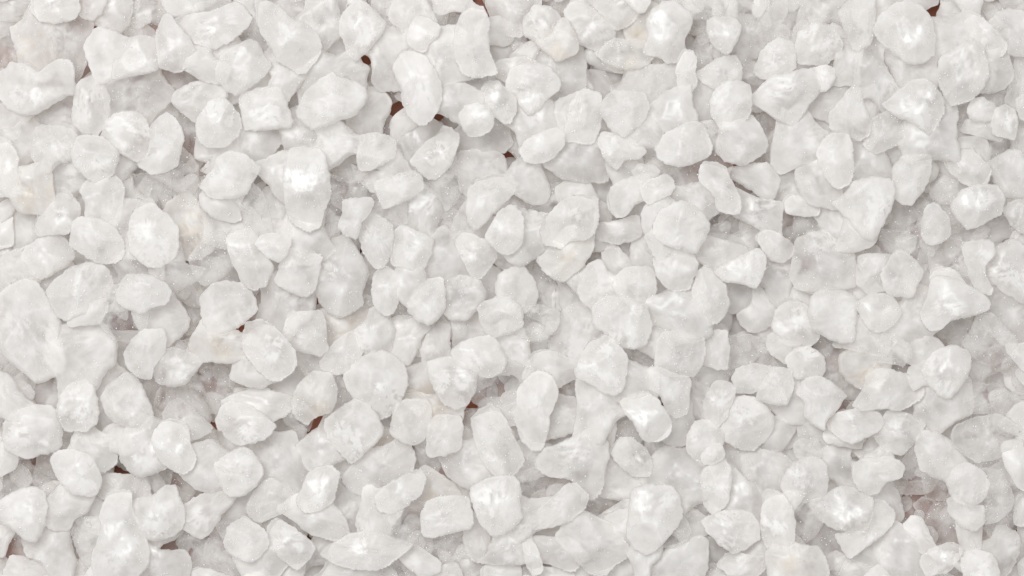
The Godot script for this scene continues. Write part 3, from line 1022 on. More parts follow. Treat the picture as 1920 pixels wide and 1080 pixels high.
		["small pale milky broad lump lying on top, in the upper third, three fifths across", "", 0, [1120, 267, 1130, 248, 1160, 252, 1187, 263, 1213, 283, 1197, 297, 1170, 300, 1157, 317, 1140, 307, 1128, 283], 124],
		["middling pale milky broad lump beside a brown gap, in the upper third, seven tenths across", "", 0, [1230, 277, 1247, 253, 1273, 238, 1303, 227, 1320, 237, 1330, 263, 1335, 283, 1320, 298, 1277, 312, 1253, 307, 1233, 293], 125],
		["large pale milky rounded chunk beside a brown gap, in the upper third, seven tenths across", "", 1, [1345, 267, 1353, 220, 1399, 206, 1427, 240, 1438, 267, 1430, 290, 1393, 308, 1363, 302, 1345, 287], 126],
		["", "c", 2, [1368, 240, 1420, 218, 1453, 192, 1493, 225, 1478, 281, 1415, 287, 1405, 265], 127],
		["huge pale milky upright lump beside a brown gap, in the upper third, four fifths across", "", 1, [1457, 233, 1468, 203, 1478, 210, 1510, 187, 1513, 209, 1527, 230, 1565, 260, 1554, 304, 1500, 310, 1463, 327, 1447, 317, 1447, 277], 128],
		["middling pale milky upright splinter lying on top, in the upper third, four fifths across", "", 0, [1532, 287, 1547, 260, 1563, 247, 1590, 247, 1598, 277, 1600, 320, 1593, 343, 1577, 353, 1560, 347, 1547, 327, 1537, 307], 129],
		["middling pale milky upright lump lying on top, in the upper third, four fifths across", "", 0, [1555, 213, 1573, 193, 1597, 163, 1610, 163, 1617, 193, 1633, 230, 1630, 253, 1610, 263, 1583, 247, 1557, 243], 130],
		["", "", 2, [1487, 203, 1533, 193, 1590, 180, 1586, 226, 1570, 278, 1509, 248], 131],
		["", "", 2, [1500, 209, 1523, 149, 1554, 127, 1622, 143, 1606, 206, 1565, 233], 132],
		["", "", 0, [1185, 323, 1197, 308, 1220, 308, 1237, 318, 1233, 333, 1213, 340, 1200, 344], 133],
		["", "", 2, [1164, 288, 1197, 253, 1251, 252, 1286, 307, 1233, 343, 1195, 339], 134],
		["large clear glassy angular chunk beside a brown gap, in the upper third, seven tenths across", "c", 2, [1205, 306, 1260, 281, 1304, 279, 1341, 318, 1316, 375, 1262, 361, 1236, 356], 135],
		["", "", 2, [1132, 303, 1195, 268, 1215, 344, 1159, 365], 136],
		["", "", 2, [1260, 245, 1313, 227, 1373, 225, 1314, 272], 137],
		["", "c", 2, [1293, 222, 1343, 243, 1380, 285, 1365, 331, 1317, 307, 1300, 280, 1298, 273], 138],
		["", "", 2, [1390, 168, 1459, 197, 1410, 213], 139],
		["", "", 2, [1330, 87, 1368, 71, 1365, 133, 1333, 103], 140],
		["huge bright white rounded chunk beside a brown gap, near the top, nine tenths across", "w", 0, [1638, 57, 1650, 30, 1680, 7, 1700, 3, 1727, 13, 1742, 30, 1752, 63, 1750, 97, 1737, 113, 1707, 119, 1680, 103, 1653, 78], 141],
		["", "", 1, [1637, -13, 1665, -12, 1693, -10, 1698, 27, 1669, 49, 1639, 71, 1597, 39, 1601, -1], 142],
		["", "c", 1, [1513, -10, 1553, -10, 1593, -10, 1590, 44, 1553, 37, 1523, 65, 1513, 20], 143],
		["", "", 2, [1670, -17, 1728, -10, 1760, -10, 1757, 10, 1743, 13, 1708, 39], 144],
		["", "", 2, [1757, 26, 1767, 7, 1804, -10, 1831, 37, 1796, 59, 1745, 79], 145],
		["large pale milky rounded chunk beside a brown gap, near the top, nine tenths across", "", 1, [1730, 34, 1780, 33, 1795, 25, 1826, 23, 1833, 54, 1828, 91, 1789, 120, 1737, 116, 1725, 73], 146],
		["", "", 1, [1780, -10, 1812, -10, 1843, -10, 1840, 13, 1827, 47, 1803, 18], 147],
		["small bright white falling wedge lying on top, near the top, at the far end", "w", 0, [1805, 17, 1823, 20, 1843, 33, 1863, 53, 1890, 83, 1882, 100, 1865, 110, 1843, 90, 1827, 73, 1810, 53], 148],
		["", "c", 1, [1843, -10, 1882, -10, 1920, -10, 1924, 24, 1894, 43, 1865, 55, 1843, 20], 149],
		["middling pale milky upright lump, cut by the frame, near the top, at the far end", "", 0, [1853, 43, 1870, 27, 1890, 17, 1920, 20, 1933, 67, 1933, 103, 1907, 104, 1887, 97, 1890, 80, 1867, 57], 150],
		["large pale milky upright lump lying on top, near the top, nine tenths across", "", 0, [1758, 137, 1763, 110, 1783, 97, 1810, 80, 1830, 79, 1843, 93, 1853, 127, 1850, 150, 1827, 183, 1803, 193, 1785, 196, 1773, 180, 1763, 157], 151],
		["middling pale milky angular chunk partly covered, near the top, at the far end", "", 1, [1813, 172, 1830, 131, 1825, 88, 1884, 85, 1898, 127, 1897, 150, 1880, 167, 1860, 173], 152],
		["", "c", 1, [1900, 133, 1905, 88, 1933, 110, 1933, 145, 1933, 180, 1909, 213, 1883, 190, 1890, 167], 153],
		["", "c", 2, [1794, 183, 1852, 138, 1908, 149, 1905, 215, 1854, 229], 154],
		["", "", 0, [1813, 207, 1820, 190, 1840, 182, 1867, 197, 1860, 227, 1843, 229, 1820, 223], 155],
		["", "w", 0, [1858, 227, 1867, 203, 1887, 197, 1903, 207, 1908, 240, 1900, 263, 1880, 255, 1863, 252], 156],
		["", "", 0, [1903, 190, 1917, 177, 1933, 177, 1933, 230, 1913, 222], 157],
		["", "", 1, [1800, 247, 1813, 223, 1856, 209, 1896, 238, 1877, 267, 1847, 257, 1823, 252], 158],
		["", "", 1, [1780, 270, 1800, 257, 1823, 257, 1847, 257, 1857, 287, 1850, 334, 1813, 307, 1793, 303], 159],
		["small pale milky tilted lump lying on top, in the upper third, nine tenths across", "", 0, [1768, 297, 1790, 287, 1820, 276, 1837, 293, 1860, 320, 1847, 347, 1827, 351, 1800, 340, 1780, 320], 160],
		["middling pale milky angular chunk lying on top, in the upper third, at the far end", "", 0, [1852, 305, 1877, 290, 1907, 278, 1933, 310, 1933, 367, 1877, 367, 1863, 330], 161],
		["", "c", 2, [1834, 256, 1873, 240, 1910, 263, 1913, 277, 1892, 321, 1840, 330], 162],
		["large pale milky tilted lump partly covered, near the top, nine tenths across", "", 1, [1650, 87, 1669, 53, 1701, 79, 1714, 94, 1751, 100, 1760, 166, 1704, 190, 1677, 160, 1673, 133, 1653, 107], 163],
		["large clear ribbed upright splinter partly covered, near the top, nine tenths across", "r", 1, [1600, 157, 1607, 128, 1603, 94, 1614, 66, 1668, 60, 1653, 113, 1673, 147, 1699, 186, 1659, 220, 1633, 180, 1601, 189], 164],
		["", "", 2, [1715, 78, 1790, 66, 1760, 113, 1793, 135, 1800, 155, 1777, 190, 1730, 180, 1717, 164, 1709, 134], 165],
		["large bright white rounded chunk lying on top, near the top, nine tenths across", "w", 0, [1653, 197, 1677, 180, 1707, 153, 1733, 148, 1750, 160, 1767, 183, 1770, 207, 1760, 230, 1742, 251, 1727, 240, 1710, 227, 1687, 220], 166],
		["middling grey translucent tilted lump lying on top, in the upper third, nine tenths across", "g", 0, [1617, 267, 1633, 227, 1650, 213, 1677, 207, 1700, 227, 1707, 243, 1693, 267, 1647, 287, 1630, 283], 167],
		["huge pale milky rounded chunk partly covered, in the upper third, nine tenths across", "", 1, [1680, 257, 1713, 203, 1742, 252, 1734, 216, 1748, 198, 1784, 170, 1795, 217, 1790, 247, 1802, 306, 1753, 295, 1700, 308], 168],
		["huge pale milky angular chunk partly covered, in the upper third, four fifths across", "", 1, [1571, 334, 1571, 305, 1586, 253, 1649, 258, 1663, 300, 1695, 353, 1639, 366, 1595, 380], 169],
		["", "", 2, [1611, 291, 1654, 246, 1676, 237, 1731, 231, 1735, 305, 1672, 336], 170],
		["", "", 2, [1732, 276, 1798, 290, 1808, 344, 1760, 323], 171],
		["", "", 2, [1593, 173, 1648, 157, 1647, 207, 1633, 256, 1588, 224], 172],
		["", "c", 2, [1484, 92, 1542, 91, 1529, 165, 1485, 163], 173],
		["large pale milky broad lump beside a brown gap, in the upper third, a fifth across", "", 0, [372, 348, 383, 337, 402, 317, 407, 297, 430, 286, 457, 290, 467, 300, 487, 315, 473, 340, 460, 363, 433, 372, 397, 370], 174],
		["large pale milky tilted lump partly covered, in the upper third, three tenths across", "", 1, [465, 310, 503, 297, 533, 283, 574, 298, 564, 342, 564, 392, 520, 373, 503, 343], 175],
		["huge bright white squared block lying on top, in the upper third, three tenths across", "kw", 0, [533, 333, 543, 283, 567, 278, 603, 283, 612, 310, 620, 357, 607, 393, 600, 423, 580, 432, 557, 422, 542, 407, 535, 370], 176],
		["large cream stained rounded chunk partly covered, in the upper third, at the very start", "y", 1, [23, 377, 2, 348, 8, 321, 43, 313, 94, 300, 97, 347, 110, 404, 63, 400, 37, 397], 177],
		["", "", 1, [-10, 413, 23, 403, 24, 432, 25, 460, -10, 467, -10, 440], 178],
		["", "", 1, [23, 393, 53, 393, 94, 421, 71, 477, 27, 470, 25, 432], 179],
		["middling bright white tilted lump lying on top, just above the middle, a tenth across", "w", 0, [63, 423, 77, 397, 100, 373, 117, 350, 133, 365, 152, 390, 143, 420, 123, 440, 100, 437, 73, 443], 180],
		["large pale milky upright lump partly covered, just above the middle, a tenth across", "", 1, [150, 357, 179, 319, 223, 336, 232, 353, 228, 390, 220, 418, 191, 442, 159, 423, 163, 383], 181],
		["", "", 2, [230, 330, 247, 330, 251, 355, 288, 382, 268, 427, 193, 417, 197, 357], 182],
		["middling clear glassy upright lump sunk in shade, in the upper third, a tenth across", "c", 2, [243, 330, 267, 328, 319, 317, 322, 368, 311, 429, 276, 405, 255, 383, 250, 355], 183],
		["", "c", 2, [320, 341, 365, 290, 397, 313, 395, 302, 432, 328, 372, 349, 371, 409], 184],
		["huge cream stained upright lump beside a brown gap, just above the middle, a fifth across", "y", 1, [310, 387, 328, 371, 347, 356, 370, 377, 383, 400, 394, 423, 403, 465, 369, 487, 316, 485, 294, 434], 185],
		["", "", 1, [375, 363, 412, 338, 461, 344, 449, 390, 452, 413, 433, 417, 400, 407, 380, 387], 186],
		["large clear glassy upright splinter partly covered, just above the middle, a fifth across", "c", 1, [422, 358, 464, 333, 493, 363, 503, 397, 512, 430, 516, 463, 469, 461, 460, 413, 453, 391], 187],
		["", "", 2, [488, 360, 537, 329, 571, 378, 563, 430, 505, 449, 472, 407], 188],
		["large bright white upright lump lying on top, just above the middle, a tenth across", "w", 0, [242, 440, 245, 413, 260, 383, 283, 372, 297, 393, 320, 410, 332, 427, 333, 473, 320, 487, 293, 500, 267, 493, 247, 473], 189],
		["large pale milky tilted lump lying on top, just above the middle, a tenth across", "", 0, [133, 447, 138, 420, 150, 408, 177, 410, 207, 422, 222, 440, 232, 457, 230, 480, 213, 493, 187, 492, 157, 477, 135, 463], 190],
		["", "", 2, [184, 423, 211, 376, 272, 375, 279, 423, 278, 445, 273, 485, 204, 481, 199, 455], 191],
		["middling pale milky broad lump lying on top, just above the middle, at the very start", "", 0, [37, 477, 67, 450, 110, 440, 133, 460, 140, 480, 127, 497, 100, 513, 77, 523, 60, 510], 192],
		["large pale milky rounded chunk partly covered, just above the middle, at the very start", "", 1, [-10, 493, 23, 470, 62, 460, 78, 486, 77, 525, 54, 548, 31, 565, -10, 547, -10, 520], 193],
		["large pale milky tilted lump lying on top, just below the middle, a tenth across", "", 0, [87, 547, 100, 530, 133, 503, 167, 492, 200, 503, 210, 527, 203, 557, 187, 577, 150, 590, 123, 600, 107, 590, 97, 567], 194],
		["huge pale milky upright splinter lying on top, just below the middle, at the very start", "", 0, [-7, 553, 17, 537, 50, 518, 70, 533, 83, 553, 97, 573, 110, 597, 112, 640, 120, 673, 117, 693, 72, 717, 50, 700, -3, 657], 195],
		["", "", 2, [49, 498, 99, 479, 143, 497, 138, 542, 118, 555, 97, 581, 45, 557], 196],
		["", "", 2, [164, 487, 234, 472, 260, 520, 241, 566, 174, 554, 178, 531], 197],
		["", "c", 2, [193, 474, 250, 444, 305, 479, 306, 544, 258, 553, 224, 552, 223, 510], 198],
		["large clear glassy angular chunk beside a brown gap, just above the middle, a fifth across", "c", 1, [280, 507, 293, 468, 337, 450, 347, 497, 388, 502, 362, 530, 323, 549, 279, 547], 199],
		["", "c", 2, [302, 456, 386, 440, 385, 504, 320, 520], 200],
		["middling pale milky broad lump lying on top, just below the middle, a tenth across", "", 0, [220, 557, 227, 530, 243, 515, 283, 517, 307, 530, 321, 547, 310, 570, 287, 573, 267, 587, 237, 577, 222, 567], 201],
		["large pale milky angular chunk partly covered, just below the middle, a fifth across", "", 1, [246, 581, 277, 550, 323, 549, 340, 573, 355, 597, 350, 617, 311, 654, 267, 628], 202],
		["", "c", 2, [296, 528, 351, 500, 380, 543, 406, 569, 405, 591, 370, 613, 353, 627, 322, 607, 305, 580], 203],
		["large clear glassy angular chunk beside a brown gap, just below the middle, a tenth across", "c", 1, [187, 603, 207, 580, 230, 546, 278, 562, 277, 597, 269, 642, 217, 638, 197, 620], 204],
		["", "", 1, [135, 573, 158, 568, 195, 531, 203, 580, 187, 607, 160, 608, 127, 613], 205],
		["huge pale milky rounded chunk partly covered, just below the middle, a tenth across", "", 1, [92, 615, 133, 610, 157, 608, 180, 607, 200, 613, 217, 643, 215, 680, 194, 698, 180, 730, 154, 749, 111, 752, 110, 703, 85, 677, 86, 651], 206],
		["middling clear glassy upright lump beside a brown gap, just above the middle, a fifth across", "c", 0, [355, 487, 365, 467, 393, 440, 413, 433, 427, 447, 430, 477, 437, 500, 407, 527, 383, 535, 367, 520], 207],
		["middling pale milky upright splinter lying on top, just above the middle, a fifth across", "", 0, [425, 443, 447, 433, 467, 428, 483, 447, 487, 467, 507, 490, 510, 507, 497, 533, 477, 543, 457, 537, 450, 517, 433, 487], 208],
		["", "c", 1, [384, 546, 405, 498, 440, 480, 473, 534, 434, 554], 209],
		["", "", 0, [480, 460, 488, 443, 513, 438, 547, 447, 537, 477, 523, 492, 500, 480], 210],
		["large pale milky angular chunk partly covered, just above the middle, three tenths across", "", 1, [525, 430, 548, 386, 578, 400, 610, 384, 606, 433, 631, 471, 587, 497, 525, 489], 211],
		["", "", 2, [483, 408, 530, 412, 572, 421, 545, 465, 490, 460], 212],
		["middling pale milky rounded chunk lying on top, just above the middle, three tenths across", "", 0, [515, 527, 530, 487, 543, 467, 567, 467, 603, 480, 597, 510, 590, 543, 573, 557, 527, 538], 213],
		["large pale milky rounded chunk beside a brown gap, just below the middle, a fifth across", "", 0, [377, 557, 400, 533, 427, 528, 453, 533, 477, 557, 480, 580, 463, 600, 437, 617, 413, 630, 390, 620, 380, 597, 380, 577], 214],
		["huge pale milky rounded chunk beside a brown gap, just below the middle, three tenths across", "", 1, [493, 557, 484, 515, 525, 510, 552, 520, 589, 539, 591, 571, 585, 592, 565, 603, 538, 646, 477, 614], 215],
		["middling pale milky squared block lying on top, just below the middle, three tenths across", "k", 0, [533, 617, 543, 587, 603, 582, 610, 613, 614, 653, 600, 667, 547, 653, 533, 640], 216],
		["large bright white falling wedge beside a brown gap, just below the middle, three tenths across", "w", 0, [457, 624, 459, 621, 463, 607, 487, 600, 513, 613, 533, 633, 553, 663, 553, 690, 527, 712, 507, 713, 477, 687, 455, 653], 217],
		["large cream stained broad lump beside a brown gap, just below the middle, a fifth across", "y", 1, [358, 637, 387, 590, 415, 603, 445, 621, 448, 624, 482, 629, 476, 671, 427, 680, 393, 677, 346, 681], 218],
		["", "", 2, [384, 375, 436, 384, 476, 389, 510, 450, 454, 468, 429, 466, 378, 454], 219],
		["", "c", 2, [450, 532, 499, 535, 528, 568, 522, 613, 459, 611, 445, 571], 220],
		["", "", 2, [479, 476, 562, 477, 545, 544, 472, 539], 221],
		["middling pale milky upright lump beside a brown gap, just below the middle, a tenth across", "", 0, [233, 663, 249, 637, 252, 635, 267, 620, 300, 617, 310, 627, 308, 660, 290, 683, 283, 710, 260, 707, 240, 687], 222],
		["", "c", 2, [182, 536, 254, 530, 255, 580, 183, 586], 223],
		["", "c", 2, [314, 603, 370, 617, 420, 603, 390, 660, 330, 676], 224],
		["large clear glassy upright lump partly covered, just above the middle, three tenths across", "c", 1, [600, 316, 643, 340, 647, 360, 664, 395, 655, 423, 617, 440, 605, 437, 580, 404, 590, 381, 590, 362], 225],
		["", "", 0, [633, 423, 643, 400, 643, 377, 663, 373, 693, 372, 700, 380, 690, 403, 677, 417, 670, 447, 647, 440], 226],
		["small pale milky level slab lying on top, in the upper third, two fifths across", "", 0, [702, 343, 727, 333, 773, 319, 790, 330, 795, 353, 770, 370, 743, 383, 720, 392, 712, 373], 227],
		["large bright white rounded chunk partly covered, just above the middle, two fifths across", "w", 1, [717, 382, 749, 347, 780, 332, 810, 358, 825, 370, 830, 393, 818, 423, 807, 467, 759, 453, 757, 410], 228],
		["", "c", 1, [692, 372, 719, 360, 762, 368, 763, 420, 743, 420, 711, 434, 676, 415], 229],
		["middling pale milky upright splinter lying on top, just above the middle, two fifths across", "", 0, [675, 443, 680, 417, 697, 400, 720, 410, 737, 427, 735, 470, 720, 500, 703, 502, 687, 483, 678, 463], 230],
		["middling pale milky rounded chunk lying on top, just above the middle, two fifths across", "", 0, [733, 463, 737, 440, 753, 422, 773, 430, 810, 447, 808, 477, 793, 503, 777, 513, 750, 503, 733, 493], 231],
		["huge pale milky rounded chunk beside a brown gap, just above the middle, two fifths across", "", 1, [773, 512, 784, 470, 813, 433, 833, 423, 847, 437, 875, 451, 893, 487, 878, 536, 825, 543], 232],
		["small bright white tilted lump lying on top, just above the middle, half way across", "w", 0, [850, 450, 860, 437, 877, 433, 900, 447, 923, 460, 933, 477, 920, 500, 900, 523, 880, 513, 867, 483], 233],
		["middling pale milky rising wedge lying on top, in the upper third, half way across", "", 0, [875, 390, 878, 357, 897, 337, 923, 328, 953, 330, 970, 347, 960, 367, 933, 390, 907, 420, 893, 430, 880, 420], 234],
		["small pale milky upright lump lying on top, just above the middle, half way across", "", 0, [910, 443, 923, 420, 937, 397, 960, 385, 977, 400, 982, 427, 977, 460, 963, 473, 943, 477, 923, 460], 235],
		["large pale milky rounded chunk partly covered, just above the middle, half way across", "", 1, [958, 386, 997, 397, 1042, 405, 1043, 462, 1003, 483, 977, 498, 957, 493, 931, 461, 956, 448, 951, 430], 236],
		["", "", 2, [900, 472, 939, 444, 985, 473, 968, 524, 933, 497], 237],
		["middling pale milky rounded chunk partly covered, in the upper third, half way across", "", 1, [955, 317, 967, 300, 1008, 281, 1017, 323, 1027, 343, 1030, 367, 1017, 383, 993, 380, 970, 367, 937, 348], 238],
		["huge pale milky upright lump lying on top, just above the middle, three tenths across", "", 0, [590, 527, 597, 487, 607, 460, 627, 448, 650, 443, 663, 460, 683, 493, 690, 510, 677, 547, 680, 570, 663, 580, 643, 595, 620, 587, 597, 560], 239],
		["small pale milky upright lump lying on top, just below the middle, two fifths across", "", 0, [697, 543, 702, 513, 720, 500, 743, 510, 753, 523, 750, 547, 740, 583, 723, 592, 703, 573], 240],
		["", "c", 1, [660, 581, 658, 530, 717, 502, 724, 566], 241],
		["", "", 1, [742, 503, 770, 480, 796, 505, 796, 518, 807, 545, 770, 580, 729, 545], 242],
		["", "c", 2, [708, 585, 736, 515, 809, 545, 778, 598], 243],
		["small pale milky upright lump over bright white lump, just below the middle, two fifths across", "", 0, [763, 580, 777, 547, 797, 528, 830, 518, 835, 563, 830, 587, 807, 610, 783, 600], 244],
		["middling pale milky rounded chunk lying on top, just below the middle, two fifths across", "", 0, [827, 520, 860, 516, 897, 522, 912, 553, 893, 580, 873, 600, 843, 598, 832, 587, 833, 557], 245],
		["middling pale milky rounded chunk partly covered, just below the middle, half way across", "", 1, [930, 533, 937, 513, 963, 500, 983, 500, 1003, 530, 1008, 553, 1003, 570, 970, 596, 938, 581, 930, 547], 246],
		["", "", 2, [869, 513, 930, 497, 963, 544, 903, 578], 247],
		["middling pale milky squared block lying on top, just below the middle, half way across", "k", 0, [897, 577, 907, 567, 933, 557, 960, 560, 977, 577, 980, 610, 967, 620, 927, 632, 910, 623, 900, 597], 248],
		["middling clear glassy broad lump partly covered, just below the middle, half way across", "c", 1, [980, 573, 1017, 573, 1050, 583, 1047, 613, 1020, 638, 990, 640, 953, 611], 249],
		["", "c", 2, [968, 490, 1037, 482, 1040, 533, 1040, 567, 1034, 613, 980, 585, 974, 540], 250],
		["large cream stained rounded chunk partly covered, just below the middle, three tenths across", "y", 1, [590, 589, 633, 565, 659, 557, 690, 577, 697, 593, 677, 620, 663, 652, 633, 660, 591, 644], 251],
		["large bright white upright lump partly covered, just below the middle, two fifths across", "w", 1, [693, 580, 733, 566, 730, 600, 740, 620, 735, 650, 721, 689, 670, 681, 653, 628, 687, 603], 252],
		["middling pale milky rising wedge partly covered, just below the middle, two fifths across", "", 1, [735, 650, 745, 613, 767, 595, 823, 599, 790, 633, 783, 657, 767, 685, 723, 685], 253],
		["middling pale milky upright splinter partly covered, just below the middle, two fifths across", "", 1, [787, 657, 800, 630, 817, 575, 845, 613, 843, 643, 844, 684, 802, 702], 254],
		["", "", 1, [844, 602, 875, 563, 917, 589, 931, 633, 910, 687, 842, 686, 852, 633], 255],
		["small pale milky rising wedge lying on top, just below the middle, three tenths across", "", 0, [600, 677, 630, 640, 657, 621, 673, 623, 686, 642, 673, 677, 643, 703, 603, 693], 256],
		["middling clear glassy upright lump partly covered, in the upper third, two fifths across", "c", 1, [774, 319, 810, 297, 855, 284, 857, 333, 867, 357, 850, 380, 837, 397, 827, 373, 800, 357], 257],
		["", "", 2, [818, 365, 893, 334, 909, 402, 863, 397], 258],
		["", "", 2, [847, 420, 879, 364, 906, 402, 933, 407, 914, 478, 872, 472, 844, 462], 259],
		["", "c", 2, [812, 370, 863, 397, 850, 410, 830, 413], 260],
		["", "c", 2, [627, 320, 650, 317, 708, 325, 697, 370, 655, 405, 619, 375], 261],
		["large pale milky tilted lump lying on top, just above the middle, three fifths across", "", 0, [1015, 430, 1023, 410, 1053, 377, 1080, 367, 1120, 370, 1120, 413, 1112, 440, 1093, 450, 1070, 450, 1053, 465, 1020, 457, 1017, 443], 262],
		["large cream stained tilted lump partly covered, just above the middle, three fifths across", "y", 1, [1007, 483, 1027, 470, 1049, 439, 1064, 424, 1117, 430, 1110, 473, 1090, 500, 1060, 525, 1043, 525, 1020, 507], 263],
		["", "", 1, [1042, 353, 1053, 343, 1077, 340, 1107, 342, 1119, 371, 1095, 395, 1061, 404, 1043, 370], 264],
		["middling pale milky tilted lump partly covered, in the upper third, three fifths across", "", 1, [1138, 370, 1150, 347, 1177, 335, 1215, 324, 1230, 364, 1190, 383, 1177, 403, 1157, 408, 1143, 393], 265],
		["", "", 0, [1200, 353, 1213, 340, 1250, 327, 1260, 335, 1265, 353, 1253, 367, 1217, 383, 1208, 373], 266],
		["small pale milky level slab partly covered, just above the middle, three fifths across", "", 1, [1095, 419, 1147, 417, 1172, 409, 1197, 402, 1203, 440, 1180, 453, 1153, 457, 1127, 450], 267],
		["large pale milky rounded chunk lying on top, just above the middle, seven tenths across", "", 0, [1225, 423, 1237, 397, 1273, 378, 1297, 383, 1327, 413, 1328, 427, 1313, 460, 1303, 475, 1280, 467, 1247, 457, 1230, 443], 268],
		["large pale milky broad lump partly covered, in the upper third, seven tenths across", "", 1, [1235, 346, 1282, 350, 1303, 343, 1354, 333, 1370, 378, 1333, 407, 1307, 430, 1283, 403, 1256, 399], 269],
		["", "", 1, [1203, 397, 1233, 352, 1277, 389, 1255, 414, 1247, 455, 1207, 437], 270],
		["", "", 1, [1207, 443, 1238, 422, 1270, 456, 1237, 496, 1220, 467], 271],
		["middling pale milky tilted lump lying on top, just above the middle, seven tenths across", "", 0, [1223, 477, 1240, 463, 1270, 467, 1300, 477, 1308, 500, 1297, 527, 1290, 543, 1257, 545, 1233, 520, 1227, 497], 272],
		["", "", 1, [1127, 457, 1143, 452, 1163, 467, 1185, 493, 1188, 527, 1159, 548, 1137, 513, 1130, 487], 273],
		["", "", 2, [1183, 473, 1188, 413, 1250, 450, 1243, 515, 1174, 525], 274],
		["middling pale milky rounded chunk partly covered, just above the middle, three fifths across", "", 1, [1087, 520, 1100, 500, 1127, 487, 1140, 513, 1176, 518, 1170, 561, 1133, 592, 1093, 567, 1083, 540], 275],
		["middling pale milky rounded chunk lying on top, just above the middle, three fifths across", "", 0, [1147, 533, 1160, 513, 1180, 500, 1220, 502, 1230, 527, 1227, 553, 1217, 570, 1183, 573, 1157, 553], 276],
		["", "", 2, [1050, 543, 1038, 499, 1100, 485, 1118, 536, 1114, 581, 1066, 609, 1050, 570], 277],
		["large bright white tilted lump lying on top, just below the middle, three fifths across", "w", 0, [1113, 573, 1137, 555, 1177, 560, 1210, 573, 1222, 607, 1213, 640, 1193, 653, 1153, 647, 1137, 623, 1113, 610], 278],
		["huge pale milky rounded chunk partly covered, just below the middle, three fifths across", "", 1, [1053, 587, 1073, 570, 1110, 567, 1142, 597, 1160, 630, 1131, 677, 1087, 700, 1040, 667, 1027, 643, 1053, 610], 279],
		["huge pale milky rounded chunk partly covered, just below the middle, seven tenths across", "", 1, [1189, 561, 1247, 550, 1290, 519, 1321, 551, 1332, 581, 1335, 630, 1290, 643, 1255, 646, 1237, 607, 1198, 619], 280],
		["middling pale milky upright splinter lying on top, just below the middle, seven tenths across", "", 0, [1298, 547, 1308, 513, 1323, 498, 1340, 513, 1360, 537, 1367, 573, 1347, 603, 1323, 612, 1313, 593, 1300, 567], 281],
		["", "", 1, [1336, 525, 1385, 501, 1427, 528, 1412, 567, 1400, 583, 1370, 587, 1340, 569], 282],
		["large pale milky broad lump partly covered, just above the middle, seven tenths across", "", 1, [1280, 482, 1298, 431, 1340, 447, 1380, 457, 1417, 473, 1394, 510, 1361, 522, 1334, 532, 1320, 493], 283],
		["", "", 2, [1287, 432, 1360, 440, 1380, 440, 1407, 457, 1437, 493, 1381, 505, 1342, 484], 284],
		["small bright white broad lump lying on top, just above the middle, seven tenths across", "w", 0, [1340, 510, 1353, 497, 1390, 480, 1423, 465, 1435, 480, 1433, 507, 1423, 530, 1415, 540, 1393, 530, 1360, 528], 285],
		["", "", 0, [1417, 447, 1427, 433, 1450, 433, 1477, 450, 1490, 467, 1483, 483, 1479, 484, 1467, 492, 1443, 487, 1432, 470], 286],
		["large pale milky upright lump beside a brown gap, just above the middle, four fifths across", "", 1, [1404, 504, 1427, 473, 1467, 467, 1505, 496, 1480, 540, 1474, 596, 1443, 563, 1432, 537], 287],
		["small pale milky upright lump beside a brown gap, just below the middle, seven tenths across", "", 1, [1380, 590, 1410, 570, 1412, 515, 1440, 557, 1468, 599, 1427, 620, 1410, 623, 1390, 610, 1388, 602], 288],
		["small pale milky upright splinter lying on top, in the upper third, seven tenths across", "", 0, [1310, 337, 1317, 307, 1340, 305, 1360, 313, 1370, 340, 1387, 367, 1388, 397, 1367, 400, 1343, 393, 1340, 367], 289],
		["small pale milky level slab partly covered, in the upper third, seven tenths across", "", 1, [1345, 321, 1393, 310, 1417, 308, 1440, 305, 1463, 337, 1450, 373, 1427, 370, 1400, 350], 290],
		["middling bright white tilted lump partly covered, just above the middle, seven tenths across", "w", 1, [1362, 397, 1375, 349, 1413, 370, 1453, 377, 1467, 380, 1465, 410, 1463, 455, 1420, 427, 1400, 417], 291],
		["", "c", 2, [1292, 424, 1337, 423, 1363, 413, 1370, 423, 1363, 440, 1325, 479], 292],
		["", "c", 2, [1334, 380, 1395, 370, 1425, 409, 1390, 443, 1370, 437, 1370, 413], 293],
		["", "c", 2, [1294, 402, 1333, 365, 1378, 376, 1360, 413, 1332, 429], 294],
		["", "", 2, [1033, 504, 1076, 482, 1119, 517, 1102, 574, 1067, 533], 295],
		["", "", 2, [1080, 425, 1125, 425, 1159, 461, 1117, 473, 1074, 466], 296],
		["", "c", 2, [1007, 346, 1061, 341, 1071, 405, 1031, 439, 974, 397], 297],
		["large bright white rounded chunk lying on top, just above the middle, four fifths across", "w", 0, [1592, 357, 1600, 342, 1633, 333, 1670, 338, 1677, 357, 1670, 390, 1653, 423, 1637, 448, 1617, 447, 1600, 427, 1587, 407, 1570, 390, 1560, 380, 1580, 370], 298],
		["large pale milky rounded chunk partly covered, in the upper third, four fifths across", "", 1, [1493, 340, 1493, 317, 1510, 308, 1558, 291, 1579, 325, 1576, 356, 1585, 395, 1550, 390, 1520, 383, 1503, 367], 299],
		["middling pale milky upright lump lying on top, in the upper third, nine tenths across", "", 0, [1675, 350, 1673, 317, 1690, 295, 1713, 290, 1745, 292, 1745, 317, 1733, 353, 1710, 383, 1693, 382, 1680, 370], 300],
		["", "", 1, [1467, 377, 1483, 363, 1510, 370, 1537, 387, 1537, 405, 1507, 405, 1473, 400], 301],
		["", "", 2, [1429, 386, 1439, 313, 1509, 291, 1528, 356, 1499, 390], 302],
		["", "c", 2, [1446, 378, 1518, 388, 1487, 437, 1469, 475, 1428, 438], 303],
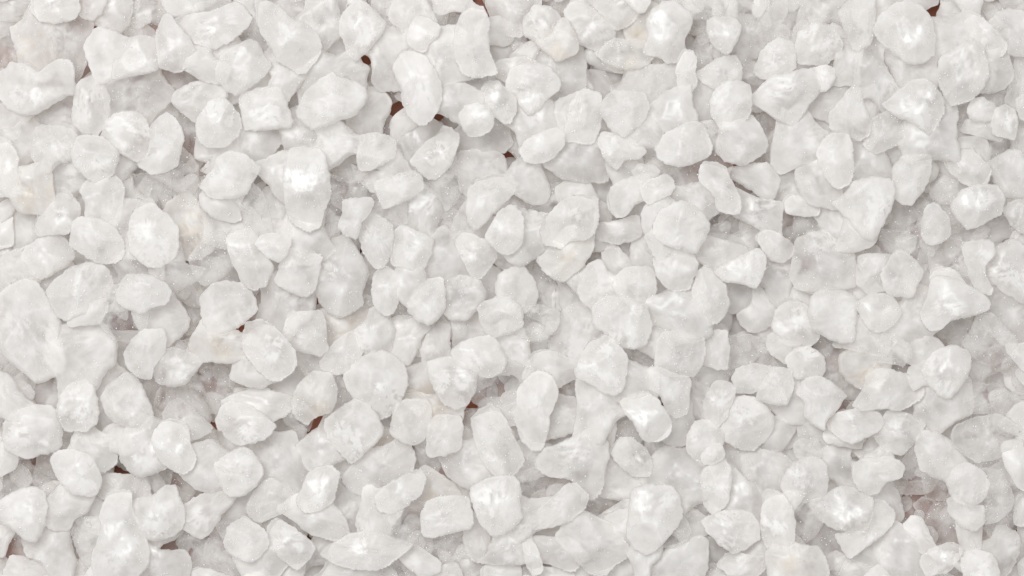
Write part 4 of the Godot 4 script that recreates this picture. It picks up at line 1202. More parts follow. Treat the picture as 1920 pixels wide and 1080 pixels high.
		["", "c", 2, [1487, 440, 1490, 384, 1554, 388, 1554, 455, 1499, 483], 304],
		["", "", 2, [1506, 381, 1567, 361, 1620, 402, 1600, 482, 1538, 464, 1540, 423], 305],
		["", "", 1, [1580, 430, 1587, 386, 1616, 406, 1645, 441, 1637, 460, 1607, 472, 1564, 471], 306],
		["large clear glassy angular chunk partly covered, just above the middle, nine tenths across", "c", 1, [1651, 364, 1697, 355, 1723, 361, 1752, 391, 1745, 449, 1693, 435, 1638, 433], 307],
		["", "", 0, [1727, 420, 1737, 387, 1753, 380, 1777, 403, 1783, 437, 1767, 453, 1743, 458, 1730, 447], 308],
		["", "c", 1, [1748, 353, 1760, 340, 1783, 337, 1840, 341, 1807, 391, 1773, 380, 1734, 392], 309],
		["middling bright white broad lump lying on top, just above the middle, at the far end", "w", 0, [1782, 387, 1800, 360, 1830, 347, 1867, 348, 1883, 370, 1877, 400, 1847, 417, 1817, 430, 1797, 413], 310],
		["", "c", 0, [1880, 393, 1897, 378, 1930, 370, 1933, 437, 1907, 433, 1890, 413], 311],
		["large clear glassy broad lump partly covered, just above the middle, at the far end", "c", 1, [1764, 426, 1812, 404, 1845, 394, 1887, 387, 1914, 431, 1889, 472, 1849, 480, 1801, 465], 312],
		["huge clear glassy rounded chunk partly covered, just above the middle, nine tenths across", "c", 1, [1620, 424, 1673, 433, 1700, 432, 1742, 408, 1763, 451, 1740, 493, 1719, 525, 1686, 498, 1675, 502, 1629, 493], 313],
		["huge pale milky rounded chunk beside a brown gap, just above the middle, four fifths across", "", 0, [1486, 496, 1493, 450, 1520, 437, 1547, 433, 1567, 453, 1597, 467, 1603, 500, 1603, 537, 1563, 547, 1520, 548, 1493, 540, 1480, 517], 314],
		["small pale milky squared block lying on top, just above the middle, nine tenths across", "k", 0, [1605, 510, 1610, 480, 1627, 477, 1673, 478, 1657, 507, 1660, 543, 1630, 552, 1607, 533], 315],
		["middling pale milky rounded chunk lying on top, just above the middle, nine tenths across", "", 0, [1653, 510, 1673, 480, 1687, 467, 1710, 483, 1732, 510, 1720, 533, 1710, 558, 1673, 553, 1657, 543], 316],
		["large clear glassy rounded chunk partly covered, just above the middle, nine tenths across", "c", 1, [1740, 467, 1764, 434, 1803, 453, 1837, 482, 1843, 534, 1784, 549, 1793, 507, 1770, 535, 1743, 510], 317],
		["small pale milky upright splinter lying on top, just above the middle, at the far end", "", 0, [1803, 457, 1830, 452, 1860, 453, 1867, 477, 1847, 497, 1847, 520, 1863, 540, 1857, 552, 1830, 543, 1813, 507], 318],
		["large bright white upright lump lying on top, just above the middle, at the far end", "w", 0, [1847, 493, 1867, 467, 1890, 450, 1917, 457, 1933, 493, 1933, 573, 1907, 563, 1877, 543, 1857, 527], 319],
		["", "", 2, [1893, 440, 1935, 411, 1933, 463, 1900, 485], 320],
		["large bright white broad lump lying on top, just below the middle, nine tenths across", "w", 0, [1725, 590, 1743, 553, 1747, 520, 1773, 520, 1797, 527, 1827, 543, 1853, 563, 1853, 580, 1827, 590, 1783, 600, 1763, 617, 1742, 617], 321],
		["", "", 1, [1745, 507, 1763, 500, 1793, 507, 1821, 547, 1771, 550, 1744, 527], 322],
		["large pale milky squared block lying on top, just below the middle, four fifths across", "k", 0, [1518, 573, 1527, 550, 1543, 545, 1580, 547, 1603, 557, 1605, 590, 1600, 640, 1577, 640, 1547, 630, 1527, 617, 1518, 600], 323],
		["small pale milky rounded chunk lying on top, just below the middle, nine tenths across", "", 0, [1603, 570, 1623, 557, 1657, 550, 1677, 563, 1690, 587, 1677, 607, 1650, 623, 1630, 617, 1617, 597], 324],
		["middling bright white tilted lump lying on top, just below the middle, four fifths across", "w", 0, [1448, 610, 1457, 577, 1477, 557, 1513, 573, 1520, 603, 1536, 630, 1527, 643, 1507, 652, 1477, 647, 1453, 623], 325],
		["huge pale milky rounded chunk partly covered, just below the middle, nine tenths across", "", 1, [1637, 608, 1660, 579, 1690, 570, 1706, 531, 1762, 547, 1754, 589, 1766, 611, 1737, 637, 1706, 667, 1663, 650], 326],
		["huge grey translucent tilted lump partly covered, just below the middle, at the far end", "g", 1, [1828, 541, 1878, 518, 1919, 543, 1933, 577, 1933, 610, 1933, 643, 1885, 649, 1845, 613, 1834, 581], 327],
		["large clear glassy rounded chunk lying on top, just below the middle, at the far end", "c", 0, [1800, 643, 1820, 623, 1833, 593, 1857, 585, 1877, 607, 1903, 633, 1908, 660, 1900, 670, 1853, 687, 1827, 670, 1817, 657], 328],
		["large clear glassy angular chunk partly covered, just below the middle, nine tenths across", "c", 1, [1753, 633, 1753, 589, 1784, 578, 1806, 571, 1851, 585, 1848, 640, 1803, 672, 1748, 677], 329],
		["", "", 2, [1459, 525, 1516, 514, 1556, 549, 1527, 605, 1476, 591], 330],
		["", "", 2, [1560, 543, 1615, 505, 1663, 553, 1598, 595], 331],
		["", "", 2, [1684, 550, 1699, 498, 1770, 497, 1770, 556, 1731, 589], 332],
		["", "", 2, [1395, 617, 1447, 594, 1480, 640, 1430, 666], 333],
		["", "", 2, [1574, 579, 1637, 577, 1653, 590, 1685, 640, 1625, 659, 1581, 644], 334],
		["", "c", 2, [1754, 378, 1800, 351, 1833, 411, 1772, 448, 1737, 419], 335],
		["", "", 2, [1714, 288, 1760, 310, 1757, 333, 1711, 359], 336],
		["huge clear glassy angular chunk sunk in shade, in the lower third, at the very start", "c", 2, [0, 730, 55, 689, 75, 680, 126, 671, 145, 720, 144, 762, 98, 793, 52, 783], 337],
		["", "", 1, [-10, 697, 20, 703, 37, 737, 70, 762, 40, 800, -10, 773, -10, 735], 338],
		["middling bright white upright lump lying on top, in the lower third, a tenth across", "w", 0, [107, 767, 115, 740, 133, 720, 160, 713, 177, 727, 183, 767, 182, 790, 160, 807, 140, 807, 123, 807, 113, 790], 339],
		["large bright white rounded chunk lying on top, in the lower third, at the very start", "w", 0, [7, 820, 10, 790, 33, 767, 60, 760, 100, 763, 115, 803, 112, 837, 90, 850, 78, 849, 63, 857, 40, 855, 13, 843], 340],
		["large pale milky tilted lump lying on top, in the lower third, a tenth across", "", 0, [190, 747, 200, 727, 220, 710, 243, 697, 263, 720, 277, 750, 287, 777, 282, 800, 267, 805, 247, 800, 217, 793, 197, 770], 341],
		["small pale milky broad lump lying on top, just below the middle, a fifth across", "", 0, [287, 703, 297, 677, 317, 652, 340, 655, 382, 675, 363, 700, 343, 722, 317, 723, 297, 717], 342],
		["huge clear glassy rounded chunk sunk in shade, in the lower third, a fifth across", "c", 2, [314, 718, 340, 674, 376, 641, 434, 657, 453, 691, 433, 727, 457, 765, 411, 790, 387, 743, 367, 730], 343],
		["large clear glassy rounded chunk sunk in shade, in the lower third, a fifth across", "c", 2, [290, 757, 300, 727, 335, 689, 367, 730, 387, 757, 397, 790, 350, 813, 335, 816, 288, 814], 344],
		["middling clear glassy tilted lump partly covered, in the lower third, a fifth across", "c", 1, [303, 780, 317, 757, 337, 746, 363, 767, 381, 783, 398, 800, 393, 812, 343, 832, 321, 810], 345],
		["middling bright white upright lump lying on top, in the lower third, a fifth across", "w", 0, [287, 820, 300, 793, 327, 787, 350, 797, 358, 837, 367, 857, 360, 877, 343, 888, 320, 880, 297, 860, 290, 843], 346],
		["large bright white rounded chunk beside a brown gap, in the lower third, a tenth across", "w", 1, [222, 827, 233, 807, 263, 775, 309, 791, 320, 840, 317, 876, 267, 893, 243, 883, 227, 860], 347],
		["large pale milky rounded chunk partly covered, in the lower third, a tenth across", "", 1, [137, 823, 150, 781, 187, 810, 203, 817, 220, 843, 218, 870, 193, 885, 163, 881, 147, 870, 121, 859], 348],
		["", "", 2, [140, 817, 145, 768, 186, 743, 248, 778, 226, 854, 174, 845], 349],
		["middling bright white tilted lump lying on top, near the bottom, a tenth across", "w", 0, [95, 860, 110, 847, 137, 843, 167, 853, 187, 887, 190, 907, 177, 930, 143, 927, 123, 913, 107, 893], 350],
		["large pale milky level slab beside a brown gap, near the bottom, a tenth across", "", 1, [153, 909, 191, 885, 222, 890, 233, 890, 267, 893, 277, 907, 285, 948, 233, 955, 187, 933], 351],
		["large pale milky rounded chunk beside a brown gap, near the bottom, a fifth across", "", 1, [330, 881, 337, 846, 373, 830, 397, 825, 413, 837, 449, 860, 429, 881, 436, 891, 413, 917, 389, 922, 373, 918, 353, 903], 352],
		["", "c", 2, [270, 840, 333, 850, 371, 868, 367, 920, 333, 953, 285, 950, 293, 900], 353],
		["middling pale milky rounded chunk lying on top, near the bottom, a fifth across", "", 0, [403, 873, 417, 857, 457, 838, 473, 850, 487, 867, 492, 887, 480, 910, 457, 927, 430, 930, 410, 900], 354],
		["middling bright white broad lump beside a brown gap, in the lower third, a fifth across", "w", 0, [407, 787, 417, 760, 433, 753, 467, 760, 493, 777, 517, 797, 500, 820, 473, 830, 443, 833, 423, 817, 420, 807, 410, 807], 355],
		["large pale milky level slab partly covered, in the lower third, three tenths across", "", 1, [417, 753, 437, 740, 462, 733, 487, 727, 520, 737, 569, 745, 533, 780, 520, 785, 485, 801, 458, 785, 436, 783], 356],
		["", "", 1, [430, 707, 438, 685, 447, 663, 479, 654, 500, 677, 526, 709, 490, 727, 460, 723], 357],
		["", "", 2, [440, 727, 461, 726, 471, 739, 505, 675, 555, 674, 596, 723, 555, 772, 508, 766, 478, 768, 436, 769], 358],
		["middling cream stained upright lump beside a brown gap, in the lower third, three tenths across", "y", 0, [547, 753, 560, 723, 587, 697, 620, 700, 633, 737, 620, 773, 597, 777, 587, 784, 577, 797, 553, 780], 359],
		["", "c", 1, [530, 787, 549, 740, 597, 779, 583, 789, 580, 810, 550, 803], 360],
		["huge pale milky rounded chunk partly covered, near the bottom, three tenths across", "", 1, [463, 857, 478, 808, 523, 813, 553, 808, 563, 837, 593, 867, 606, 908, 566, 940, 517, 925, 473, 905], 361],
		["", "", 1, [-10, 840, 19, 816, 35, 863, 27, 880, -10, 897, -10, 868], 362],
		["huge clear glassy tilted lump, cut by the frame, near the bottom, at the very start", "c", 2, [-10, 903, -8, 861, 29, 839, 67, 880, 87, 897, 107, 913, 131, 963, 56, 971, -10, 943], 363],
		["", "", 2, [192, 621, 240, 622, 266, 621, 266, 665, 276, 699, 227, 697, 184, 679], 364],
		["", "c", 2, [381, 673, 328, 678, 333, 627, 333, 640, 366, 634, 431, 621], 365],
		["", "", 2, [142, 707, 197, 661, 255, 715, 220, 753, 162, 785], 366],
		["", "c", 2, [67, 877, 75, 823, 105, 812, 161, 859, 102, 827, 133, 910, 80, 887], 367],
		["", "", 2, [420, 823, 452, 794, 492, 801, 473, 840, 420, 881], 368],
		["", "", 2, [174, 830, 211, 793, 262, 800, 243, 860], 369],
		["", "c", 2, [328, 786, 397, 802, 416, 844, 353, 873], 370],
		["", "c", 2, [242, 884, 290, 880, 325, 930, 250, 943], 371],
		["", "c", 2, [239, 699, 304, 687, 300, 727, 287, 767, 246, 759], 372],
		["huge bright white rounded chunk lying on top, in the lower third, two fifths across", "w", 0, [647, 707, 663, 683, 690, 667, 717, 658, 740, 670, 757, 687, 763, 717, 757, 737, 747, 757, 730, 777, 710, 785, 693, 767, 663, 743, 650, 723], 373],
		["large bright white rounded chunk lying on top, in the lower third, three tenths across", "w", 0, [607, 790, 637, 767, 670, 747, 697, 767, 717, 800, 713, 820, 687, 843, 660, 870, 643, 853, 620, 827], 374],
		["large pale milky rounded chunk beside a brown gap, in the lower third, three tenths across", "", 1, [553, 837, 580, 813, 598, 801, 615, 764, 644, 814, 670, 852, 627, 867, 592, 900, 567, 863], 375],
		["", "y", 1, [738, 690, 783, 683, 800, 677, 832, 690, 840, 714, 817, 743, 780, 765, 744, 738], 376],
		["large bright white upright lump beside a brown gap, in the lower third, two fifths across", "w", 0, [800, 683, 823, 672, 853, 670, 873, 683, 895, 700, 890, 733, 873, 760, 853, 767, 830, 753, 813, 727], 377],
		["middling bright white broad lump lying on top, just below the middle, half way across", "w", 0, [847, 657, 870, 640, 910, 630, 930, 637, 948, 673, 943, 693, 920, 708, 900, 703, 873, 687, 850, 670], 378],
		["large pale milky upright lump partly covered, just below the middle, half way across", "", 1, [897, 630, 944, 599, 980, 617, 993, 643, 995, 687, 990, 732, 963, 700, 923, 702, 922, 677], 379],
		["huge clear glassy rounded chunk partly covered, in the lower third, half way across", "c", 1, [890, 753, 863, 716, 881, 685, 910, 674, 946, 667, 1004, 700, 994, 759, 957, 757, 929, 787], 380],
		["large pale milky broad lump partly covered, just below the middle, half way across", "", 1, [997, 660, 1030, 657, 1052, 665, 1073, 673, 1120, 693, 1063, 717, 1033, 733, 977, 718], 381],
		["large pale milky upright splinter lying on top, in the lower third, half way across", "", 0, [970, 740, 980, 717, 1000, 700, 1020, 697, 1037, 710, 1047, 737, 1030, 777, 1027, 807, 1017, 840, 997, 842, 977, 820, 967, 787], 382],
		["small pale milky squared block lying on top, in the lower third, two fifths across", "k", 0, [800, 847, 805, 790, 820, 780, 863, 780, 867, 803, 863, 843, 830, 853, 807, 856], 383],
		["middling pale milky upright lump lying on top, in the lower third, two fifths across", "", 0, [732, 803, 743, 757, 763, 750, 797, 750, 808, 760, 807, 793, 797, 820, 780, 833, 757, 830, 737, 817], 384],
		["large pale milky upright splinter over clear glassy chunk, in the lower third, half way across", "", 0, [883, 790, 897, 773, 920, 758, 940, 773, 960, 813, 977, 847, 983, 867, 957, 893, 933, 895, 910, 873, 893, 833], 385],
		["", "", 1, [911, 764, 950, 757, 983, 745, 992, 780, 960, 800, 924, 808], 386],
		["large pale milky rounded chunk partly covered, near the bottom, half way across", "", 1, [816, 841, 873, 827, 912, 814, 927, 845, 933, 862, 947, 903, 904, 926, 860, 907, 840, 893], 387],
		["large pale milky rising wedge lying on top, near the bottom, two fifths across", "", 0, [640, 900, 663, 870, 683, 847, 730, 833, 747, 820, 767, 833, 778, 860, 773, 883, 747, 900, 717, 913, 687, 930, 660, 920], 388],
		["middling pale milky rising wedge lying on top, near the bottom, two fifths across", "", 0, [703, 930, 723, 910, 783, 880, 798, 893, 792, 923, 763, 947, 737, 962, 710, 957], 389],
		["", "y", 1, [790, 877, 800, 873, 827, 890, 857, 913, 870, 951, 833, 964, 795, 949, 766, 909], 390],
		["", "c", 2, [745, 828, 820, 790, 803, 857, 857, 822, 857, 903, 805, 904, 787, 867], 391],
		["", "c", 1, [933, 889, 983, 882, 1037, 864, 1020, 917, 967, 948], 392],
		["large bright white rounded chunk lying on top, near the bottom, half way across", "w", 0, [882, 917, 910, 900, 960, 892, 975, 913, 972, 943, 978, 967, 963, 987, 927, 1006, 903, 983, 890, 953], 393],
		["huge pale milky rounded chunk lying on top, near the bottom, three fifths across", "", 0, [1002, 860, 1023, 843, 1063, 827, 1113, 800, 1137, 827, 1140, 853, 1133, 880, 1127, 920, 1110, 937, 1090, 927, 1073, 897, 1030, 893, 1007, 877], 394],
		["middling pale milky angular chunk partly covered, in the lower third, half way across", "", 1, [1004, 778, 1033, 736, 1080, 747, 1097, 773, 1087, 803, 1060, 817, 1014, 826], 395],
		["huge pale milky upright lump partly covered, in the lower third, three fifths across", "", 1, [1080, 717, 1090, 680, 1131, 694, 1168, 726, 1184, 765, 1150, 793, 1124, 839, 1073, 827, 1083, 773, 1082, 745], 396],
		["", "y", 2, [679, 868, 680, 803, 720, 800, 772, 814, 742, 864], 397],
		["", "y", 1, [720, 749, 770, 727, 807, 743, 842, 731, 872, 747, 862, 802, 803, 805, 781, 775, 745, 746], 398],
		["", "c", 2, [825, 760, 882, 768, 943, 757, 914, 803, 917, 830, 845, 841, 836, 805], 399],
		["", "", 2, [533, 642, 611, 645, 636, 694, 597, 740, 570, 700], 400],
		["", "c", 2, [614, 676, 674, 701, 696, 749, 655, 794, 596, 773, 597, 728], 401],
		["middling bright white tilted lump lying on top, near the bottom, three tenths across", "w", 0, [557, 933, 568, 913, 580, 883, 617, 870, 637, 890, 630, 913, 627, 937, 600, 957, 573, 962, 558, 943], 402],
		["", "", 2, [584, 867, 643, 827, 693, 873, 640, 899], 403],
		["large bright white rounded chunk lying on top, just below the middle, three fifths across", "w", 0, [1080, 693, 1090, 667, 1107, 640, 1137, 628, 1160, 650, 1177, 670, 1173, 703, 1167, 727, 1150, 740, 1127, 730, 1100, 713, 1083, 707], 404],
		["", "", 1, [1130, 725, 1151, 674, 1190, 680, 1234, 699, 1232, 749, 1198, 778, 1165, 754], 405],
		["middling bright white tilted lump lying on top, in the lower third, three fifths across", "w", 0, [1163, 750, 1210, 733, 1233, 750, 1257, 787, 1257, 807, 1243, 823, 1220, 828, 1203, 820, 1193, 797, 1170, 773], 406],
		["middling pale milky tilted lump lying on top, in the lower third, seven tenths across", "", 0, [1210, 710, 1213, 693, 1237, 688, 1263, 703, 1293, 707, 1292, 743, 1287, 777, 1263, 783, 1247, 763, 1237, 740, 1213, 727], 407],
		["large pale milky squared block lying on top, just below the middle, seven tenths across", "k", 0, [1230, 660, 1232, 640, 1247, 623, 1273, 619, 1317, 630, 1322, 657, 1310, 693, 1297, 706, 1253, 703, 1230, 690], 408],
		["small pale milky squared block lying on top, just below the middle, seven tenths across", "k", 0, [1317, 620, 1363, 620, 1367, 653, 1363, 690, 1343, 693, 1317, 680, 1322, 653], 409],
		["", "", 1, [1278, 697, 1316, 664, 1366, 667, 1367, 700, 1361, 735, 1332, 752, 1307, 720], 410],
		["large clear glassy broad lump partly covered, just below the middle, seven tenths across", "c", 1, [1347, 632, 1400, 627, 1427, 633, 1440, 660, 1472, 702, 1422, 714, 1401, 713, 1367, 703, 1341, 673], 411],
		["", "k", 0, [1373, 710, 1383, 690, 1407, 683, 1447, 687, 1440, 720, 1413, 737, 1380, 737], 412],
		["small pale milky squared block lying on top, in the lower third, four fifths across", "k", 0, [1427, 720, 1448, 690, 1483, 692, 1488, 720, 1477, 757, 1453, 757, 1417, 747], 413],
		["small bright white upright splinter beside a brown gap, in the lower third, seven tenths across", "w", 0, [1317, 767, 1327, 733, 1340, 715, 1370, 718, 1380, 733, 1370, 760, 1360, 787, 1337, 808, 1318, 807], 414],
		["large bright white rounded chunk beside a brown gap, in the lower third, seven tenths across", "w", 0, [1352, 797, 1360, 770, 1380, 745, 1413, 745, 1433, 760, 1452, 787, 1447, 807, 1433, 827, 1410, 845, 1383, 840, 1357, 823], 415],
		["", "", 1, [1402, 847, 1412, 814, 1418, 795, 1453, 780, 1480, 783, 1493, 800, 1480, 827, 1460, 847, 1437, 846], 416],
		["large pale milky tilted lump partly covered, near the bottom, seven tenths across", "", 1, [1392, 867, 1388, 826, 1433, 845, 1467, 850, 1499, 881, 1485, 930, 1435, 947, 1407, 903, 1393, 887], 417],
		["small bright white upright splinter lying on top, near the bottom, seven tenths across", "w", 0, [1315, 893, 1320, 880, 1357, 857, 1370, 880, 1370, 910, 1363, 943, 1340, 967, 1320, 947], 418],
		["", "", 0, [1313, 853, 1337, 830, 1353, 833, 1360, 857, 1340, 870, 1320, 870], 419],
		["huge pale milky rounded chunk partly covered, near the bottom, seven tenths across", "", 1, [1195, 888, 1227, 853, 1243, 837, 1280, 842, 1333, 856, 1342, 896, 1338, 934, 1300, 947, 1270, 978, 1248, 945, 1240, 933, 1214, 928], 420],
		["small pale milky tilted lump lying on top, in the lower third, three fifths across", "", 0, [1142, 847, 1160, 823, 1183, 820, 1207, 837, 1222, 863, 1220, 893, 1187, 893, 1160, 870], 421],
		["large pale milky angular chunk partly covered, near the bottom, three fifths across", "", 1, [1100, 918, 1107, 889, 1121, 854, 1172, 846, 1211, 885, 1206, 935, 1160, 937, 1130, 933], 422],
		["", "", 1, [1278, 701, 1323, 723, 1350, 751, 1336, 794, 1300, 783, 1261, 777, 1263, 743], 423],
		["", "", 1, [1236, 769, 1294, 747, 1302, 793, 1287, 833, 1257, 837, 1230, 812], 424],
		["middling pale milky angular chunk partly covered, in the lower third, seven tenths across", "", 1, [1290, 813, 1307, 787, 1356, 792, 1355, 836, 1322, 879, 1287, 843], 425],
		["", "c", 2, [1160, 793, 1213, 781, 1203, 827, 1183, 855, 1148, 855, 1105, 818], 426],
		["", "", 2, [1095, 792, 1147, 752, 1157, 800, 1143, 852], 427],
		["", "c", 2, [1144, 672, 1193, 620, 1251, 622, 1263, 670, 1256, 713, 1197, 727], 428],
		["", "", 2, [1181, 643, 1215, 581, 1282, 620, 1239, 679], 429],
		["", "", 2, [1207, 827, 1230, 794, 1284, 838, 1220, 886], 430],
		["", "", 1, [1437, 633, 1465, 608, 1506, 634, 1480, 686, 1440, 660], 431],
		["", "c", 2, [1419, 645, 1484, 629, 1510, 673, 1493, 717, 1430, 713], 432],
		["", "c", 2, [1018, 704, 1098, 683, 1106, 756, 1042, 774], 433],
		["", "", 2, [954, 841, 993, 813, 1052, 848, 1025, 891, 966, 906], 434],
		["", "", 2, [1335, 832, 1415, 835, 1415, 908, 1345, 902], 435],
		["small bright white rounded chunk lying on top, just below the middle, four fifths across", "w", 0, [1473, 673, 1487, 657, 1513, 650, 1528, 657, 1543, 667, 1547, 693, 1537, 707, 1513, 710, 1493, 710, 1480, 693], 436],
		["large cream stained rounded chunk partly covered, just below the middle, four fifths across", "y", 1, [1573, 667, 1587, 657, 1610, 656, 1633, 655, 1671, 653, 1669, 700, 1638, 739, 1597, 720, 1577, 700], 437],
		["middling pale milky broad lump partly covered, just below the middle, four fifths across", "", 1, [1579, 613, 1592, 592, 1630, 593, 1673, 609, 1665, 673, 1613, 657, 1588, 653, 1563, 650], 438],
		["", "c", 0, [1645, 657, 1653, 627, 1680, 630, 1707, 647, 1708, 670, 1693, 687, 1673, 680, 1647, 680], 439],
		["", "", 1, [1712, 640, 1733, 633, 1753, 632, 1780, 663, 1746, 690, 1736, 700, 1690, 673], 440],
		["middling bright white rounded chunk beside a brown gap, just below the middle, nine tenths across", "w", 0, [1730, 697, 1734, 687, 1740, 673, 1757, 657, 1783, 648, 1813, 657, 1820, 673, 1813, 703, 1800, 723, 1783, 746, 1760, 740, 1746, 722, 1743, 720], 441],
		["", "", 1, [1700, 693, 1740, 673, 1756, 703, 1751, 724, 1738, 720, 1709, 734], 442],
		["middling pale milky rounded chunk beside a brown gap, in the lower third, four fifths across", "", 0, [1493, 740, 1507, 713, 1533, 705, 1557, 717, 1587, 742, 1577, 752, 1570, 767, 1547, 790, 1547, 806, 1527, 797, 1507, 777, 1510, 753], 443],
		["", "", 1, [1429, 753, 1445, 723, 1482, 693, 1530, 720, 1535, 755, 1536, 788, 1497, 797, 1473, 790, 1457, 777], 444],
		["large pale milky level slab lying on top, in the lower third, nine tenths across", "", 0, [1600, 758, 1620, 730, 1627, 700, 1650, 690, 1677, 697, 1700, 703, 1727, 720, 1732, 737, 1720, 753, 1687, 768, 1650, 765, 1620, 770], 445],
		["middling bright white level slab beside a brown gap, in the lower third, four fifths across", "w", 0, [1547, 787, 1563, 777, 1597, 767, 1643, 770, 1657, 790, 1647, 807, 1617, 823, 1597, 832, 1573, 820, 1557, 807], 446],
		["middling pale milky rounded chunk lying on top, in the lower third, nine tenths across", "", 0, [1642, 820, 1653, 793, 1663, 773, 1680, 768, 1700, 777, 1736, 793, 1723, 817, 1693, 853, 1673, 847, 1650, 837], 447],
		["huge pale milky tilted lump beside a brown gap, in the lower third, nine tenths across", "", 1, [1717, 773, 1709, 736, 1743, 703, 1770, 720, 1816, 702, 1826, 773, 1783, 793, 1745, 830, 1704, 809], 448],
		["middling clear glassy level slab lying on top, in the lower third, at the far end", "c", 0, [1800, 720, 1820, 717, 1867, 720, 1887, 733, 1897, 745, 1883, 760, 1880, 778, 1847, 773, 1803, 777, 1798, 747], 449],
		["", "c", 2, [1777, 709, 1808, 641, 1854, 654, 1861, 648, 1901, 641, 1897, 687, 1872, 697, 1867, 698, 1847, 707, 1827, 753], 450],
		["large clear glassy level slab lying on top, in the lower third, at the far end", "c", 0, [1787, 820, 1793, 800, 1827, 783, 1873, 778, 1900, 793, 1933, 820, 1903, 847, 1873, 857, 1833, 866, 1810, 850, 1790, 837], 451],
		["large pale milky falling wedge lying on top, in the lower third, nine tenths across", "", 0, [1717, 843, 1720, 820, 1733, 808, 1760, 813, 1787, 833, 1807, 857, 1820, 877, 1807, 887, 1787, 893, 1777, 903, 1747, 893, 1727, 880], 452],
		["middling pale milky rounded chunk lying on top, near the bottom, nine tenths across", "", 0, [1775, 903, 1787, 877, 1813, 867, 1843, 883, 1855, 907, 1847, 930, 1827, 948, 1800, 943, 1783, 930], 453],
		["", "", 1, [1868, 803, 1903, 760, 1933, 747, 1933, 803, 1933, 860, 1883, 851, 1927, 823], 454],
		["large clear glassy rounded chunk beside a brown gap, near the bottom, nine tenths across", "c", 1, [1653, 905, 1693, 863, 1729, 819, 1749, 865, 1774, 881, 1746, 922, 1743, 922, 1723, 925, 1697, 927], 455],
		["middling pale milky broad lump lying on top, near the bottom, nine tenths across", "", 0, [1598, 870, 1623, 860, 1667, 857, 1690, 867, 1695, 880, 1687, 897, 1660, 903, 1650, 920, 1630, 927, 1610, 917, 1600, 893], 456],
		["large pale milky rounded chunk partly covered, near the bottom, four fifths across", "", 1, [1511, 855, 1547, 837, 1563, 832, 1606, 818, 1590, 860, 1626, 872, 1627, 917, 1582, 930, 1563, 897, 1528, 896], 457],
		["middling pale milky rounded chunk lying on top, near the bottom, four fifths across", "", 0, [1468, 897, 1480, 877, 1507, 860, 1527, 857, 1547, 867, 1552, 900, 1548, 927, 1520, 940, 1487, 940, 1466, 917], 458],
		["", "c", 1, [1487, 837, 1500, 823, 1533, 820, 1540, 843, 1534, 883, 1493, 857], 459],
		["", "", 2, [1489, 765, 1571, 784, 1564, 852, 1502, 846], 460],
		["", "", 1, [1543, 817, 1564, 781, 1605, 806, 1630, 812, 1610, 843, 1567, 833, 1547, 830], 461],
		["", "", 1, [1620, 857, 1633, 848, 1669, 827, 1679, 883, 1633, 887], 462],
		["", "", 2, [1585, 835, 1651, 789, 1674, 814, 1679, 850, 1635, 878], 463],
		["", "", 2, [1533, 713, 1609, 688, 1640, 753, 1587, 748], 464],
		["large clear glassy angular chunk sunk in shade, just below the middle, four fifths across", "c", 2, [1513, 629, 1594, 627, 1608, 705, 1563, 738, 1511, 709, 1515, 679], 465],
		["", "", 2, [1674, 740, 1732, 736, 1736, 807, 1680, 802], 466],
		["", "c", 2, [1548, 746, 1589, 751, 1600, 757, 1632, 794, 1585, 803], 467],
		["", "c", 2, [1615, 690, 1674, 651, 1709, 657, 1715, 730, 1663, 728], 468],
		["", "c", 2, [1704, 807, 1751, 768, 1803, 767, 1808, 845, 1751, 845], 469],
		["middling clear glassy rounded chunk partly covered, near the bottom, at the far end", "c", 1, [1816, 888, 1853, 877, 1880, 887, 1890, 908, 1900, 930, 1897, 953, 1867, 979, 1822, 980, 1851, 940, 1828, 914], 470],
		["", "", 1, [1877, 833, 1915, 823, 1933, 860, 1933, 892, 1933, 923, 1907, 913, 1895, 890, 1883, 867], 471],
		["", "c", 2, [1808, 846, 1852, 829, 1900, 828, 1920, 895, 1867, 923, 1824, 907], 472],
		["", "c", 2, [1897, 687, 1934, 684, 1933, 720, 1933, 747, 1913, 747, 1897, 710], 473],
		["", "", 1, [1879, 646, 1933, 643, 1933, 672, 1933, 700, 1913, 690], 474],
		["", "c", 2, [1856, 798, 1863, 728, 1913, 737, 1933, 740, 1924, 792], 475],
		["large pale milky rounded chunk, cut by the frame, near the bottom, at the very start", "", 0, [-10, 950, 0, 940, 33, 920, 63, 913, 83, 923, 87, 947, 80, 987, 67, 1015, 50, 1013, 27, 993, 7, 980, -10, 973], 476],
		["large pale milky tilted lump partly covered, near the bottom, a tenth across", "", 1, [61, 965, 97, 927, 130, 890, 157, 910, 182, 920, 163, 960, 140, 970, 133, 990, 100, 995], 477],
		["large pale milky tilted lump partly covered, along the bottom edge, a tenth across", "", 1, [48, 1040, 40, 1003, 66, 970, 110, 997, 130, 993, 133, 1020, 143, 1053, 133, 1093, 100, 1097, 83, 1057], 478],
		["", "", 1, [7, 1073, 20, 1040, 50, 1047, 87, 1060, 90, 1093, 48, 1093, 7, 1093], 479],
		["middling clear glassy upright lump partly covered, near the bottom, a tenth across", "c", 1, [135, 1003, 143, 970, 167, 968, 211, 972, 213, 1018, 197, 1066, 160, 1062, 147, 1037], 480],
		["huge bright white upright splinter lying on top, along the bottom edge, a tenth across", "w", 0, [188, 967, 200, 930, 217, 922, 247, 925, 247, 953, 257, 980, 273, 1010, 278, 1030, 277, 1057, 257, 1077, 247, 1097, 187, 1097, 177, 1073, 173, 1040, 187, 1013, 190, 987], 481],
		["large bright white squared block lying on top, near the bottom, a fifth across", "kw", 0, [247, 937, 287, 930, 310, 911, 328, 913, 337, 937, 346, 957, 343, 983, 328, 1003, 293, 1012, 273, 1007, 253, 973], 482],
